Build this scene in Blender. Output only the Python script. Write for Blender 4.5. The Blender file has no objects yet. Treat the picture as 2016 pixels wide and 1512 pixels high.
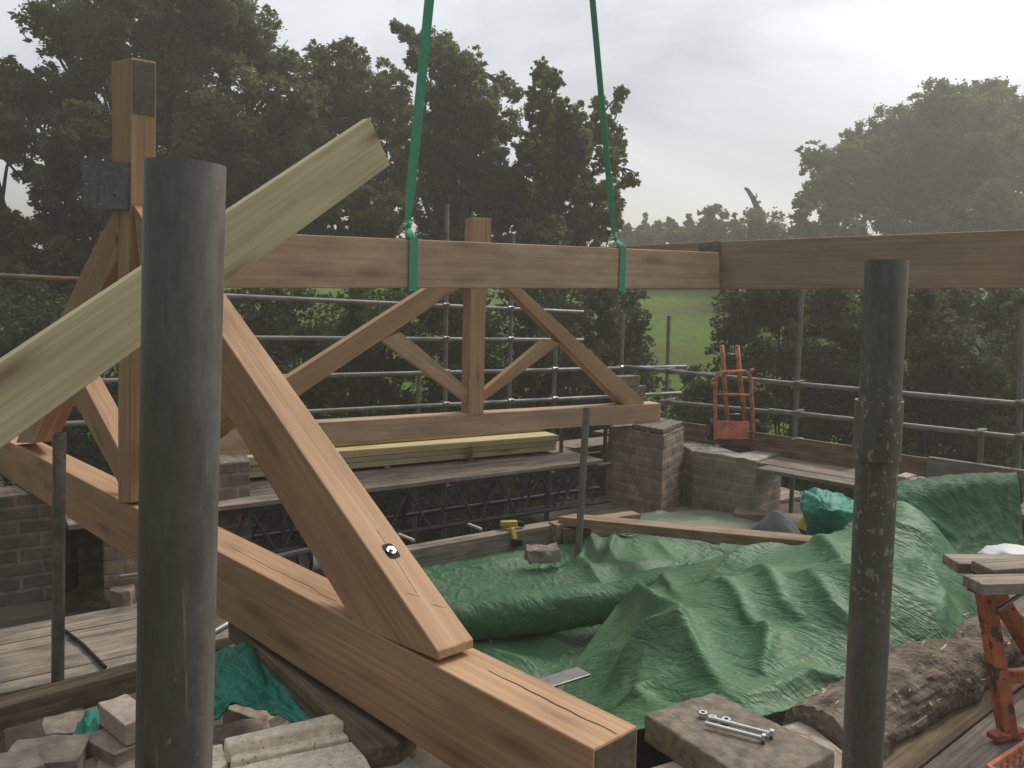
import bpy, bmesh, math, random
import numpy as np
from mathutils import Vector, Matrix, noise
random.seed(7); RNG = np.random.default_rng(7)
SC = bpy.context.scene
COL = SC.collection

# ------------------------------------------------------------------ camera, sky, sun, exposure
F = 1700.0; PITCH = math.radians(6.2); ROLL = math.radians(0.6); EYE = 1.6
cam = bpy.data.cameras.new("camera"); cam_o = bpy.data.objects.new("camera", cam); COL.objects.link(cam_o)
cam.sensor_fit = 'HORIZONTAL'; cam.sensor_width = 36.0; cam.lens = 36.0 * F / 2016.0
cam.clip_start = 0.05; cam.clip_end = 2000.0
ROT = Matrix.Rotation(math.pi / 2 - PITCH, 3, 'X') @ Matrix.Rotation(ROLL, 3, 'Z')
cam_o.matrix_world = Matrix.Translation((0, 0, EYE)) @ ROT.to_4x4()
SC.camera = cam_o

SUN_AZ = math.radians(42); SUN_EL = math.radians(48)      # azimuth measured from the view direction towards the right
SUN_DIR = Vector((math.sin(SUN_AZ) * math.cos(SUN_EL), math.cos(SUN_AZ) * math.cos(SUN_EL), math.sin(SUN_EL)))
SC.view_settings.view_transform = 'Standard'; SC.view_settings.look = 'None'
SC.view_settings.exposure = 0.0; SC.view_settings.gamma = 1.0

def N(nt, typ, **kw):
    n = nt.nodes.new(typ)
    for k, v in kw.items():
        if k.startswith('i_'):
            key = k[2:]
            n.inputs[int(key) if key.isdigit() else key.replace('_', ' ')].default_value = v
        else: setattr(n, k, v)
    return n
def L(nt, a, b): nt.links.new(a, b)
def ramp(nt, fac, stops, interp='LINEAR'):
    r = nt.nodes.new('ShaderNodeValToRGB'); r.color_ramp.interpolation = interp
    e = r.color_ramp.elements
    while len(e) < len(stops): e.new(0.5)
    for q, (p, c) in zip(e, stops):
        q.position = p; q.color = (*c, 1) if len(c) == 3 else c
    L(nt, fac, r.inputs[0]); return r.outputs[0]
def math_n(nt, op, a, b=None):
    m = nt.nodes.new('ShaderNodeMath'); m.operation = op
    for i, v in enumerate((a, b)):
        if v is None: continue
        if isinstance(v, (int, float)): m.inputs[i].default_value = v
        else: L(nt, v, m.inputs[i])
    return m.outputs[0]
def mixc(nt, fac, a, b, mode='MIX'):
    m = nt.nodes.new('ShaderNodeMix'); m.data_type = 'RGBA'; m.blend_type = mode
    for i, v in ((0, fac), (6, a), (7, b)):
        if isinstance(v, (int, float)): m.inputs[i].default_value = v
        elif isinstance(v, tuple): m.inputs[i].default_value = (*v, 1)
        else: L(nt, v, m.inputs[i])
    return m.outputs[2]

w = bpy.data.worlds.new("World"); SC.world = w; w.use_nodes = True
nt = w.node_tree; nt.nodes.clear()
out = N(nt, 'ShaderNodeOutputWorld'); bgA = N(nt, 'ShaderNodeBackground'); bgB = N(nt, 'ShaderNodeBackground')
sky = N(nt, 'ShaderNodeTexSky', sky_type='NISHITA', sun_disc=False, sun_elevation=SUN_EL, sun_rotation=SUN_AZ)
L(nt, sky.outputs[0], bgA.inputs[0]); bgA.inputs[1].default_value = 0.03
tc = N(nt, 'ShaderNodeTexCoord')
mp = N(nt, 'ShaderNodeMapping'); mp.inputs['Scale'].default_value = (1.0, 1.0, 2.6); mp.inputs['Location'].default_value = (0.35, 0.1, 0.0)
L(nt, tc.outputs['Generated'], mp.inputs[0])
n1 = N(nt, 'ShaderNodeTexNoise', i_Scale=2.3, i_Detail=6.0, i_Roughness=0.52, i_Distortion=0.35); L(nt, mp.outputs[0], n1.inputs['Vector'])
cl = ramp(nt, n1.outputs['Fac'], [(0.34, (0.47, 0.485, 0.51)), (0.47, (0.68, 0.69, 0.72)), (0.58, (0.83, 0.84, 0.87)), (0.70, (0.90, 0.90, 0.92))])
dp = N(nt, 'ShaderNodeVectorMath', operation='DOT_PRODUCT'); dp.inputs[1].default_value = SUN_DIR
L(nt, tc.outputs['Generated'], dp.inputs[0])
glow = ramp(nt, math_n(nt, 'MULTIPLY_ADD', dp.outputs['Value'], 0.5), [(0.0, (0.012, 0.010, 0.007)), (0.38, (0.026, 0.022, 0.017)), (0.56, (0.30, 0.29, 0.275)), (0.67, (0.98, 0.98, 0.98)), (0.86, (1.08,) * 3), (1.0, (2.2, 2.16, 2.05))])
glow.node.inputs[0].links[0].from_node.inputs[2].default_value = 0.5
L(nt, mixc(nt, 1.0, cl, glow, 'MULTIPLY'), bgB.inputs[0]); bgB.inputs[1].default_value = 0.92
ad = N(nt, 'ShaderNodeAddShader'); L(nt, bgA.outputs[0], ad.inputs[0]); L(nt, bgB.outputs[0], ad.inputs[1])
L(nt, ad.outputs[0], out.inputs[0])

sl = bpy.data.lights.new("sun", 'SUN'); sl.energy = 2.35; sl.angle = math.radians(14); sl.color = (1.0, 0.93, 0.82)
so = bpy.data.objects.new("sun", sl); COL.objects.link(so)
so.rotation_euler = SUN_DIR.to_track_quat('Z', 'Y').to_euler(); so.location = (20, 20, 30)

# ------------------------------------------------------------------ pixel of the photograph -> point of the place
C0 = Vector((0, 0, EYE))
def ray(x, y): return ROT @ Vector(((x - 1008) / F, -(y - 756) / F, -1.0))
def onz(x, y, z): d = ray(x, y); return C0 + d * ((z - EYE) / d.z)
def aty(x, y, Y): d = ray(x, y); return C0 + d * (Y / d.y)
def proj(p):
    q = ROT.transposed() @ (Vector(p) - C0); return (1008 + F * q.x / -q.z, 756 - F * q.y / -q.z)
class Plane:                       # vertical plane through a and b; n points to the camera
    def __init__(s, a, b):
        s.a = a.copy(); u = b - a; u.z = 0; s.u = u.normalized(); s.n = Vector((s.u.y, -s.u.x, 0))
        if s.n.dot(C0 - s.a) < 0: s.n = -s.n
    def at(s, x, y, off=0.0):
        d = ray(x, y); return C0 + d * (s.n.dot(s.a + s.n * off - C0) / s.n.dot(d))
    def p(s, t, z, off=0.0): q = s.a + s.u * t + s.n * off; return Vector((q.x, q.y, z))
    def s_of(s, q): return (q - s.a).dot(s.u)

# ------------------------------------------------------------------ materials
MATS = {}
def newmat(name):
    m = bpy.data.materials.new(name); m.use_nodes = True; nt = m.node_tree; nt.nodes.clear()
    o = N(nt, 'ShaderNodeOutputMaterial'); b = N(nt, 'ShaderNodeBsdfPrincipled'); L(nt, b.outputs[0], o.inputs[0])
    MATS[name] = m; return m, nt, b
def grain(nt): return N(nt, 'ShaderNodeAttribute', attribute_name='grain').outputs['Vector']
def mapped(nt, v, sc, loc=(0, 0, 0)):
    m = N(nt, 'ShaderNodeMapping'); m.inputs['Scale'].default_value = sc; m.inputs['Location'].default_value = loc; L(nt, v, m.inputs[0]); return m.outputs[0]
def noise_n(nt, v, scale, detail=4, rough=0.55, dist=0.0):
    n = N(nt, 'ShaderNodeTexNoise', i_Scale=scale, i_Detail=float(detail), i_Roughness=rough, i_Distortion=dist); L(nt, v, n.inputs['Vector']); return n.outputs['Fac']
def bump(nt, b, h, strength=0.3, dist=0.01):
    n = N(nt, 'ShaderNodeBump', i_Strength=strength, i_Distance=dist); L(nt, h, n.inputs['Height']); L(nt, n.outputs[0], b.inputs['Normal'])

def wood(name, c_dark, c_mid, c_light, knots=0.7, rough=0.7, dirt=0.0, dirt_col=(0.08, 0.07, 0.06), bumpy=0.25, knot_col=None):
    m, nt, b = newmat(name); g = grain(nt)
    warp = noise_n(nt, mapped(nt, g, (1.2, 5, 5)), 1.0, 2)
    base = N(nt, 'ShaderNodeVectorMath', operation='ADD'); L(nt, mapped(nt, g, (0.9, 60, 60)), base.inputs[0])
    sh = N(nt, 'ShaderNodeVectorMath', operation='SCALE'); sh.inputs['Scale'].default_value = 0.9
    cmb = N(nt, 'ShaderNodeCombineXYZ'); L(nt, warp, cmb.inputs[1]); L(nt, warp, cmb.inputs[2]); L(nt, cmb.outputs[0], sh.inputs[0]); L(nt, sh.outputs[0], base.inputs[1])
    gr = noise_n(nt, base.outputs[0], 1.0, 5, 0.6)
    col = ramp(nt, gr, [(0.3, c_dark), (0.5, c_mid), (0.72, c_light)])
    big = noise_n(nt, mapped(nt, g, (0.9, 4, 4), (3, 1, 2)), 1.3, 3)
    col = mixc(nt, 0.55, col, ramp(nt, big, [(0.3, (0.62, 0.6, 0.6)), (0.7, (1.12, 1.1, 1.08))]), 'MULTIPLY')
    if knots:
        v = N(nt, 'ShaderNodeTexVoronoi', i_Scale=1.0); L(nt, mapped(nt, g, (1.5, 7.0, 7.0)), v.inputs['Vector'])
        k = ramp(nt, v.outputs['Distance'], [(0.10, (1, 1, 1)), (0.18, (0.40,) * 3), (0.33, (0, 0, 0))])
        col = mixc(nt, math_n(nt, 'MULTIPLY', k, knots), col, knot_col or tuple(x * 0.35 for x in c_dark))
    if dirt:
        d = noise_n(nt, mapped(nt, g, (2.5, 7, 7), (5, 5, 5)), 1.6, 6, 0.65)
        col = mixc(nt, math_n(nt, 'MULTIPLY', ramp(nt, d, [(0.42, (0,) * 3), (0.68, (1,) * 3)]), dirt), col, dirt_col)
    L(nt, col, b.inputs['Base Color']); b.inputs['Roughness'].default_value = rough; b.inputs['Specular IOR Level'].default_value = 0.25
    bump(nt, b, gr, bumpy, 0.004); return m
wood('fir', (0.37, 0.222, 0.125), (0.475, 0.297, 0.175), (0.555, 0.362, 0.225), 0.5)
wood('fir_beam', (0.47, 0.31, 0.20), (0.555, 0.385, 0.26), (0.62, 0.445, 0.315), 0.6, dirt=0.3, dirt_col=(0.20, 0.14, 0.12))
wood('fir_dark', (0.40, 0.265, 0.19), (0.46, 0.315, 0.23), (0.52, 0.365, 0.275), 0.4, dirt=0.2)
wood('treated', (0.40, 0.345, 0.195), (0.475, 0.415, 0.25), (0.54, 0.475, 0.305), 0.85, knot_col=(0.16, 0.10, 0.05))
wood('treated_fresh', (0.48, 0.41, 0.20), (0.62, 0.54, 0.30), (0.72, 0.64, 0.40), 0.5, knot_col=(0.25, 0.17, 0.08))
wood('old_board', (0.17, 0.14, 0.11), (0.31, 0.265, 0.215), (0.45, 0.39, 0.325), 0.3, 0.9, dirt=0.8, dirt_col=(0.11, 0.09, 0.07), bumpy=0.5)
wood('dirty_board', (0.15, 0.11, 0.07), (0.27, 0.20, 0.13), (0.38, 0.29, 0.19), 0.4, 0.9, dirt=0.75, dirt_col=(0.07, 0.055, 0.04), bumpy=0.5)
wood('grey_board', (0.17, 0.165, 0.155), (0.27, 0.26, 0.245), (0.37, 0.36, 0.34), 0.2, 0.9, dirt=0.5)
wood('tan_board', (0.28, 0.20, 0.13), (0.39, 0.285, 0.19), (0.49, 0.37, 0.26), 0.4, 0.85, dirt=0.5)
wood('end_grain', (0.10, 0.075, 0.058), (0.135, 0.10, 0.078), (0.17, 0.13, 0.10), 0.0)
wood('patch_tone', (0.13, 0.10, 0.09), (0.17, 0.135, 0.12), (0.21, 0.17, 0.15), 0.0)  # dark grey-brown tone of the patch on the near king post

def plain(name, col, rough=0.6, metal=0.0, var=0.25, scale=8, bstr=0.2, spec=0.4, spots=None, streak=None):
    m, nt, b = newmat(name); tcn = N(nt, 'ShaderNodeTexCoord').outputs['Object']
    n = noise_n(nt, tcn, scale, 6, 0.62)
    c = mixc(nt, 1.0, col, ramp(nt, n, [(0.3, (1 - var,) * 3), (0.7, (1 + var,) * 3)]), 'MULTIPLY')
    if streak:
        s = noise_n(nt, mapped(nt, tcn, (30, 30, 2.0)), 1.0, 4, 0.6); c = mixc(nt, math_n(nt, 'MULTIPLY', ramp(nt, s, [(0.45, (0,) * 3), (0.75, (1,) * 3)]), 0.6), c, streak)
    if spots:
        sc, lo, colr = spots; s2 = noise_n(nt, tcn, sc, 3, 0.6); c = mixc(nt, ramp(nt, s2, [(lo, (0,) * 3), (lo + 0.04, (1,) * 3)]), c, colr)
    L(nt, c, b.inputs['Base Color']); b.inputs['Roughness'].default_value = rough; b.inputs['Metallic'].default_value = metal
    b.inputs['Specular IOR Level'].default_value = spec; bump(nt, b, n, bstr, 0.005); return m
plain('galv', (0.22, 0.20, 0.175), 0.36, 0.5, 0.4, 12, 0.08, streak=(0.10, 0.095, 0.075), spots=(55, 0.72, (0.42, 0.41, 0.37)))
plain('galv_spattered', (0.225, 0.215, 0.19), 0.52, 0.5, 0.3, 14, 0.1, streak=(0.11, 0.11, 0.10), spots=(60, 0.645, (0.42, 0.40, 0.36)))
plain('galv_light', (0.225, 0.23, 0.22), 0.42, 0.6, 0.25, 10, 0.08)
plain('galv_far', (0.20, 0.205, 0.195), 0.5, 0.45, 0.35, 6, 0.08)
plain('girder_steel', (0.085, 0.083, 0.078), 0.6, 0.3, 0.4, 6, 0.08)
plain('rusty', (0.20, 0.12, 0.085), 0.75, 0.2, 0.35, 9)
plain('steel_plate', (0.16, 0.155, 0.15), 0.62, 0.3, 0.4, 16, 0.15, spots=(24, 0.62, (0.28, 0.26, 0.24)))
plain('bright_steel', (0.62, 0.62, 0.60), 0.25, 1.0, 0.1, 30, 0.05)
plain('black', (0.012, 0.011, 0.010), 0.8)
plain('crack', (0.055, 0.032, 0.022), 0.95)
plain('concrete', (0.20, 0.168, 0.135), 0.95, 0, 0.45, 22, 0.7, 0.15, spots=(48, 0.60, (0.20, 0.18, 0.155)))
plain('concrete_pale', (0.46, 0.425, 0.37), 0.95, 0, 0.25, 30, 0.5, 0.15, spots=(60, 0.62, (0.34, 0.30, 0.26)))
plain('paver', (0.78, 0.68, 0.54), 0.95, 0, 0.25, 26, 0.5, 0.15, spots=(70, 0.62, (0.36, 0.32, 0.27)))
plain('mortar', (0.40, 0.35, 0.29), 0.95, 0, 0.5, 9, 0.9, 0.1, spots=(11, 0.57, (0.25, 0.17, 0.12)))
plain('stone', (0.29, 0.245, 0.20), 0.95, 0, 0.5, 7, 0.9, 0.1)
plain('brick_pink', (0.45, 0.37, 0.32), 0.92, 0, 0.3, 20, 0.5, 0.15)
plain('brick_brown', (0.29, 0.225, 0.18), 0.92, 0, 0.4, 16, 0.6, 0.15, spots=(14, 0.60, (0.30, 0.25, 0.21)))
plain('red_paint', (0.40, 0.125, 0.065), 0.65, 0.0, 0.45, 12, 0.2, spots=(16, 0.56, (0.10, 0.055, 0.04)))
plain('orange_paint', (0.56, 0.21, 0.12), 0.65, 0.0, 0.35, 9, 0.1, spots=(14, 0.58, (0.24, 0.12, 0.08)))
plain('strap', (0.085, 0.36, 0.225), 0.75, 0, 0.15, 60, 0.3, 0.2)
plain('strap_pale', (0.22, 0.30, 0.17), 0.8, 0, 0.2, 60, 0.3, 0.2)
plain('white_plastic', (0.62, 0.63, 0.64), 0.5, 0, 0.12, 6)
plain('yellow_plastic', (0.42, 0.32, 0.05), 0.5, 0, 0.2, 9)
plain('grey_cloth', (0.11, 0.11, 0.115), 0.9, 0, 0.3, 9, 0.5)
plain('soil', (0.055, 0.044, 0.034), 1.0, 0, 0.5, 1.2, 0.8, 0.1)
plain('splinter', (0.42, 0.34, 0.25), 0.9, 0, 0.4, 30)
plain('bark', (0.05, 0.042, 0.034), 0.95, 0, 0.4, 6, 0.8, 0.1)
plain('dead_wood', (0.12, 0.11, 0.10), 0.95, 0, 0.3, 4, 0.6, 0.1)
plain('floor_screed', (0.10, 0.08, 0.06), 0.95, 0, 0.5, 3, 0.6, 0.1)

def polemat(name, spat, lo):
    m, nt, b = newmat(name); o = N(nt, 'ShaderNodeTexCoord').outputs['Object']
    cloud = noise_n(nt, mapped(nt, o, (14, 14, 5)), 1.0, 6, 0.62, 0.6); c = ramp(nt, cloud, [(0.28, (0.155, 0.141, 0.130)), (0.5, (0.192, 0.178, 0.166)), (0.72, (0.26, 0.246, 0.232))])
    fine = noise_n(nt, mapped(nt, o, (160, 160, 60)), 1.0, 4, 0.7); c = mixc(nt, 0.6, c, ramp(nt, fine, [(0.3, (0.72,) * 3), (0.7, (1.25,) * 3)]), 'MULTIPLY')
    scr = noise_n(nt, mapped(nt, o, (190, 190, 7)), 1.0, 3, 0.6, 0.3); c = mixc(nt, ramp(nt, scr, [(0.66, (0,) * 3), (0.72, (0.55,) * 3)]), c, (0.40, 0.39, 0.36))
    ru = noise_n(nt, mapped(nt, o, (9, 9, 3), (4, 1, 7)), 1.0, 5, 0.65); c = mixc(nt, ramp(nt, ru, [(0.60, (0,) * 3), (0.72, (0.25,) * 3)]), c, (0.13, 0.105, 0.075))
    area = noise_n(nt, mapped(nt, o, (6, 6, 4), (2, 2, 1)), 1.0, 2); sp = noise_n(nt, mapped(nt, o, (120, 120, 85)), 1.0, 3, 0.6)
    sm = math_n(nt, 'MULTIPLY', ramp(nt, sp, [(lo, (0,) * 3), (lo + 0.03, (1,) * 3)]), ramp(nt, area, [(0.42, (0,) * 3), (0.55, (1,) * 3)])); c = mixc(nt, math_n(nt, 'MULTIPLY', sm, spat), c, (0.44, 0.41, 0.36))
    L(nt, c, b.inputs['Base Color']); b.inputs['Metallic'].default_value = 0.4; L(nt, ramp(nt, fine, [(0.3, (0.34,) * 3), (0.7, (0.52,) * 3)]), b.inputs['Roughness']); bump(nt, b, math_n(nt, 'ADD', math_n(nt, 'MULTIPLY', fine, 0.25), sm), 0.25, 0.002)
polemat('pole_clouded', 0.5, 0.68); polemat('pole_splashed', 0.85, 0.60)
def logmat():
    m, nt, b = newmat('log_bark'); o = N(nt, 'ShaderNodeTexCoord').outputs['Object']
    a = noise_n(nt, o, 9, 8, 0.68); c = ramp(nt, a, [(0.30, (0.075, 0.06, 0.046)), (0.5, (0.20, 0.16, 0.125)), (0.7, (0.34, 0.285, 0.23))])
    g = noise_n(nt, o, 30, 5, 0.7); c = mixc(nt, ramp(nt, g, [(0.60, (0,) * 3), (0.67, (0.9,) * 3)]), c, (0.42, 0.36, 0.29))
    L(nt, c, b.inputs['Base Color']); b.inputs['Roughness'].default_value = 0.98; b.inputs['Specular IOR Level'].default_value = 0.1; bump(nt, b, g, 0.9, 0.02)
logmat()
def masonry(name, ca, cb, cm, bw, bh, mort=0.012, dirt=0.5, dcol=(0.10, 0.085, 0.07)):
    m, nt, b = newmat(name); g = grain(nt)
    sx = N(nt, 'ShaderNodeSeparateXYZ'); L(nt, g, sx.inputs[0]); cx = N(nt, 'ShaderNodeCombineXYZ')
    L(nt, math_n(nt, 'ADD', sx.outputs[0], sx.outputs[1]), cx.inputs[0]); L(nt, sx.outputs[2], cx.inputs[1])
    wob = noise_n(nt, g, 3.0, 3); 
    ad = N(nt, 'ShaderNodeVectorMath', operation='ADD'); L(nt, cx.outputs[0], ad.inputs[0])
    c3 = N(nt, 'ShaderNodeCombineXYZ'); L(nt, math_n(nt, 'MULTIPLY', wob, 0.03), c3.inputs[0]); L(nt, math_n(nt, 'MULTIPLY', wob, 0.03), c3.inputs[1]); L(nt, c3.outputs[0], ad.inputs[1])
    br = N(nt, 'ShaderNodeTexBrick', i_Scale=1.0, i_Brick_Width=bw, i_Row_Height=bh, i_Mortar_Size=mort, i_Mortar_Smooth=0.3)
    br.inputs['Color1'].default_value = (*ca, 1); br.inputs['Color2'].default_value = (*cb, 1); br.inputs['Mortar'].default_value = (*cm, 1)
    L(nt, ad.outputs[0], br.inputs['Vector'])
    n = noise_n(nt, g, 7, 7, 0.66); c = mixc(nt, 1.0, br.outputs['Color'], ramp(nt, n, [(0.3, (0.6,) * 3), (0.7, (1.3,) * 3)]), 'MULTIPLY')
    d = noise_n(nt, g, 2.2, 5, 0.6); c = mixc(nt, math_n(nt, 'MULTIPLY', ramp(nt, d, [(0.45, (0,) * 3), (0.65, (1,) * 3)]), dirt), c, dcol)
    L(nt, c, b.inputs['Base Color']); b.inputs['Roughness'].default_value = 0.95; b.inputs['Specular IOR Level'].default_value = 0.15
    hh = math_n(nt, 'SUBTRACT', math_n(nt, 'MULTIPLY', n, 0.5), br.outputs['Fac']); bump(nt, b, hh, 0.7, 0.012)
masonry('blockwork', (0.20, 0.158, 0.126), (0.25, 0.20, 0.16), (0.31, 0.265, 0.22), 0.30, 0.105, 0.016)
masonry('old_brick', (0.34, 0.255, 0.20), (0.41, 0.31, 0.24), (0.44, 0.37, 0.30), 0.33, 0.11, 0.025, 0.85, (0.24, 0.195, 0.165))
masonry('cavity_block', (0.34, 0.29, 0.235), (0.39, 0.335, 0.27), (0.46, 0.41, 0.34), 0.44, 0.11, 0.013, 0.4, (0.17, 0.14, 0.115))

def tarp(name, col, pale, patch_tone):
    m, nt, b = newmat(name); o = N(nt, 'ShaderNodeTexCoord').outputs['Object']
    a = noise_n(nt, mapped(nt, o, (1, 1, 1)), 2.0, 6, 0.6); c = mixc(nt, ramp(nt, a, [(0.35, (0,) * 3), (0.7, (1,) * 3)]), col, pale)
    s = noise_n(nt, o, 1.7, 4, 0.6, 0.4); c = mixc(nt, math_n(nt, 'MULTIPLY', ramp(nt, s, [(0.62, (0,) * 3), (0.72, (1,) * 3)]), 0.55), c, patch_tone)  # brown stains in scattered patches
    f = noise_n(nt, mapped(nt, o, (26, 7, 16)), 1.0, 5, 0.65, 0.5); c = mixc(nt, 0.3, c, ramp(nt, f, [(0.3, (0.7,) * 3), (0.7, (1.25,) * 3)]), 'MULTIPLY')
    L(nt, c, b.inputs['Base Color']); b.inputs['Roughness'].default_value = 0.50; b.inputs['Specular IOR Level'].default_value = 0.32
    def rot(sc, ang):
        m_ = N(nt, 'ShaderNodeMapping'); m_.inputs['Scale'].default_value = sc; m_.inputs['Rotation'].default_value = (0, 0, ang)
        pre = N(nt, 'ShaderNodeMapping', vector_type='TEXTURE'); pre.inputs['Rotation'].default_value = (0, 0, ang); L(nt, o, pre.inputs[0]); m_.inputs['Rotation'].default_value = (0, 0, 0); L(nt, pre.outputs[0], m_.inputs[0]); return m_.outputs[0]
    def ridge(sc, ang, detail): return math_n(nt, 'ABSOLUTE', math_n(nt, 'SUBTRACT', noise_n(nt, rot(sc, ang), 1.0, detail, 0.55, 0.8), 0.5))
    rr = math_n(nt, 'ADD', math_n(nt, 'MULTIPLY', ridge((4, 17, 8), -0.9, 2), 1.3), math_n(nt, 'ADD', math_n(nt, 'MULTIPLY', ridge((9, 36, 14), -0.55, 2), 0.6), math_n(nt, 'MULTIPLY', ridge((15, 5, 9), -1.2, 1), 0.8)))
    bump(nt, b, math_n(nt, 'ADD', math_n(nt, 'MULTIPLY', rr, -1.0), math_n(nt, 'MULTIPLY', f, 0.12)), 0.40, 0.05)
tarp('tarp', (0.046, 0.138, 0.060), (0.105, 0.20, 0.105), (0.22, 0.16, 0.105))
tarp('tarp_teal', (0.02, 0.20, 0.125), (0.06, 0.33, 0.24), (0.10, 0.20, 0.13))
tarp('tarp_dusty', (0.12, 0.20, 0.13), (0.27, 0.28, 0.20), (0.27, 0.22, 0.16))

def leafmat(name, c0, c1, c2, trans=0.35):
    m, nt, b = newmat(name); o = N(nt, 'ShaderNodeTexCoord').outputs['Object']
    n = noise_n(nt, o, 0.9, 5, 0.7); n2 = noise_n(nt, o, 7.0, 2, 0.6)
    c = ramp(nt, math_n(nt, 'ADD', math_n(nt, 'MULTIPLY', n, 0.6), math_n(nt, 'MULTIPLY', n2, 0.4)), [(0.36, c0), (0.5, c1), (0.64, c2)])
    L(nt, c, b.inputs['Base Color']); b.inputs['Roughness'].default_value = 0.6; b.inputs['Specular IOR Level'].default_value = 0.2
    t = N(nt, 'ShaderNodeBsdfTranslucent'); L(nt, mixc(nt, 1.0, c, (1.3, 1.5, 0.7), 'MULTIPLY'), t.inputs[0])
    mx = N(nt, 'ShaderNodeMixShader'); mx.inputs[0].default_value = trans; L(nt, b.outputs[0], mx.inputs[1]); L(nt, t.outputs[0], mx.inputs[2])
    o2 = [q for q in nt.nodes if q.type == 'OUTPUT_MATERIAL'][0]; L(nt, mx.outputs[0], o2.inputs[0])
leafmat('leaf_dark', (0.075, 0.08, 0.052), (0.12, 0.13, 0.08), (0.18, 0.19, 0.11), 0.52)
leafmat('leaf_mid', (0.05, 0.064, 0.026), (0.085, 0.11, 0.04), (0.16, 0.19, 0.065), 0.4)
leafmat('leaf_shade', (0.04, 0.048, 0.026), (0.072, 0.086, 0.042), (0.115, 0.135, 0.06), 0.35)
leafmat('leaf_light', (0.04, 0.06, 0.02), (0.08, 0.115, 0.04), (0.15, 0.19, 0.07), 0.35)
leafmat('leaf_grey', (0.06, 0.07, 0.045), (0.09, 0.105, 0.065), (0.14, 0.16, 0.10), 0.35)
def grassmat():
    m, nt, b = newmat('grass'); o = N(nt, 'ShaderNodeTexCoord').outputs['Object']
    n = noise_n(nt, o, 0.12, 6, 0.65); f = noise_n(nt, o, 2.2, 6, 0.7)
    c = ramp(nt, n, [(0.35, (0.06, 0.115, 0.006)), (0.55, (0.09, 0.16, 0.008)), (0.7, (0.13, 0.19, 0.012))])
    r = noise_n(nt, mapped(nt, o, (1, 1, 1), (9, 3, 0)), 0.22, 5, 0.7); c = mixc(nt, ramp(nt, r, [(0.52, (0,) * 3), (0.62, (0.75,) * 3)]), c, (0.09, 0.075, 0.03))
    c = mixc(nt, 0.7, c, ramp(nt, f, [(0.3, (0.6,) * 3), (0.7, (1.35,) * 3)]), 'MULTIPLY')
    L(nt, c, b.inputs['Base Color']); b.inputs['Roughness'].default_value = 0.95; b.inputs['Specular IOR Level'].default_value = 0.1; bump(nt, b, f, 0.8, 0.2)
grassmat()

# ------------------------------------------------------------------ object helpers
def tag(o, label=None, cat=None, group=None, kind='thing'):
    if label: o['label'] = label
    if cat: o['category'] = cat
    if group: o['group'] = group
    o['kind'] = kind; return o
def thing(name, label, cat, loc, group=None):
    o = bpy.data.objects.new(name, None); o.empty_display_size = 0.1; COL.objects.link(o); o.location = loc
    return tag(o, label, cat, group)
def origin_of(parent):
    v = Vector((0, 0, 0)); q = parent
    while q is not None: v += q.location; q = q.parent
    return v
def link_mesh(name, V, Fc, mat, parent=None, basis=None, smooth=False, origin=None, seed=None):
    V = np.asarray(V, dtype=np.float64).reshape(-1, 3)
    if basis is None: basis = (Vector((1, 0, 0)), Vector((0, 1, 0)), Vector((0, 0, 1)))
    B = np.array([list(q) for q in basis]); G = V @ B.T
    rs = random.random() * 50 if seed is None else seed
    org = origin_of(parent) if parent is not None else (Vector(origin) if origin is not None else Vector(((V[:, 0].min() + V[:, 0].max()) / 2, (V[:, 1].min() + V[:, 1].max()) / 2, V[:, 2].min())))
    me = bpy.data.meshes.new(name); me.from_pydata((V - np.array(list(org))).tolist(), [], [list(f) for f in Fc])
    at = me.attributes.new('grain', 'FLOAT_VECTOR', 'POINT'); at.data.foreach_set('vector', (G + np.array([rs, rs * 0.37, 0 if 'brick' in mat or 'block' in mat else rs * 0.71])).astype(np.float32).ravel())
    me.materials.append(MATS[mat])
    if smooth: me.polygons.foreach_set('use_smooth', [True] * len(me.polygons))
    me.update()
    o = bpy.data.objects.new(name, me); COL.objects.link(o)
    if parent is not None: o.parent = parent
    else: o.location = org
    return o
def from_bm(name, bm, mat, parent=None, basis=None, smooth=False, **k):
    bmesh.ops.recalc_face_normals(bm, faces=bm.faces); bm.verts.index_update()
    V = [tuple(v.co) for v in bm.verts]; Fc = [[v.index for v in f.verts] for f in bm.faces]; bm.free()
    return link_mesh(name, V, Fc, mat, parent, basis, smooth, **k)
def prism_bm(front, vec, bev=0.004, bm=None):
    b = bmesh.new(); n = len(front)
    a = [b.verts.new(p) for p in front]; c = [b.verts.new(Vector(p) + vec) for p in front]
    b.faces.new(a); b.faces.new(c[::-1])
    for i in range(n): b.faces.new((a[i], c[i], c[(i + 1) % n], a[(i + 1) % n]))
    bmesh.ops.recalc_face_normals(b, faces=b.faces)
    if bev: bmesh.ops.bevel(b, geom=list(b.edges), offset=bev, segments=2, profile=0.5, affect='EDGES', clamp_overlap=True)
    if bm is None: return b
    merge(bm, b); return bm
def merge(dst, src):
    src.verts.index_update(); vs = [dst.verts.new(v.co) for v in src.verts]
    for f in src.faces:
        try: dst.faces.new([vs[v.index] for v in f.verts])
        except ValueError: pass
    src.free()
def axes(d):
    d = d.normalized(); up = Vector((0, 0, 1)) if abs(d.z) < 0.95 else Vector((1, 0, 0))
    b = up.cross(d).normalized(); return d, b, d.cross(b).normalized()
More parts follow.
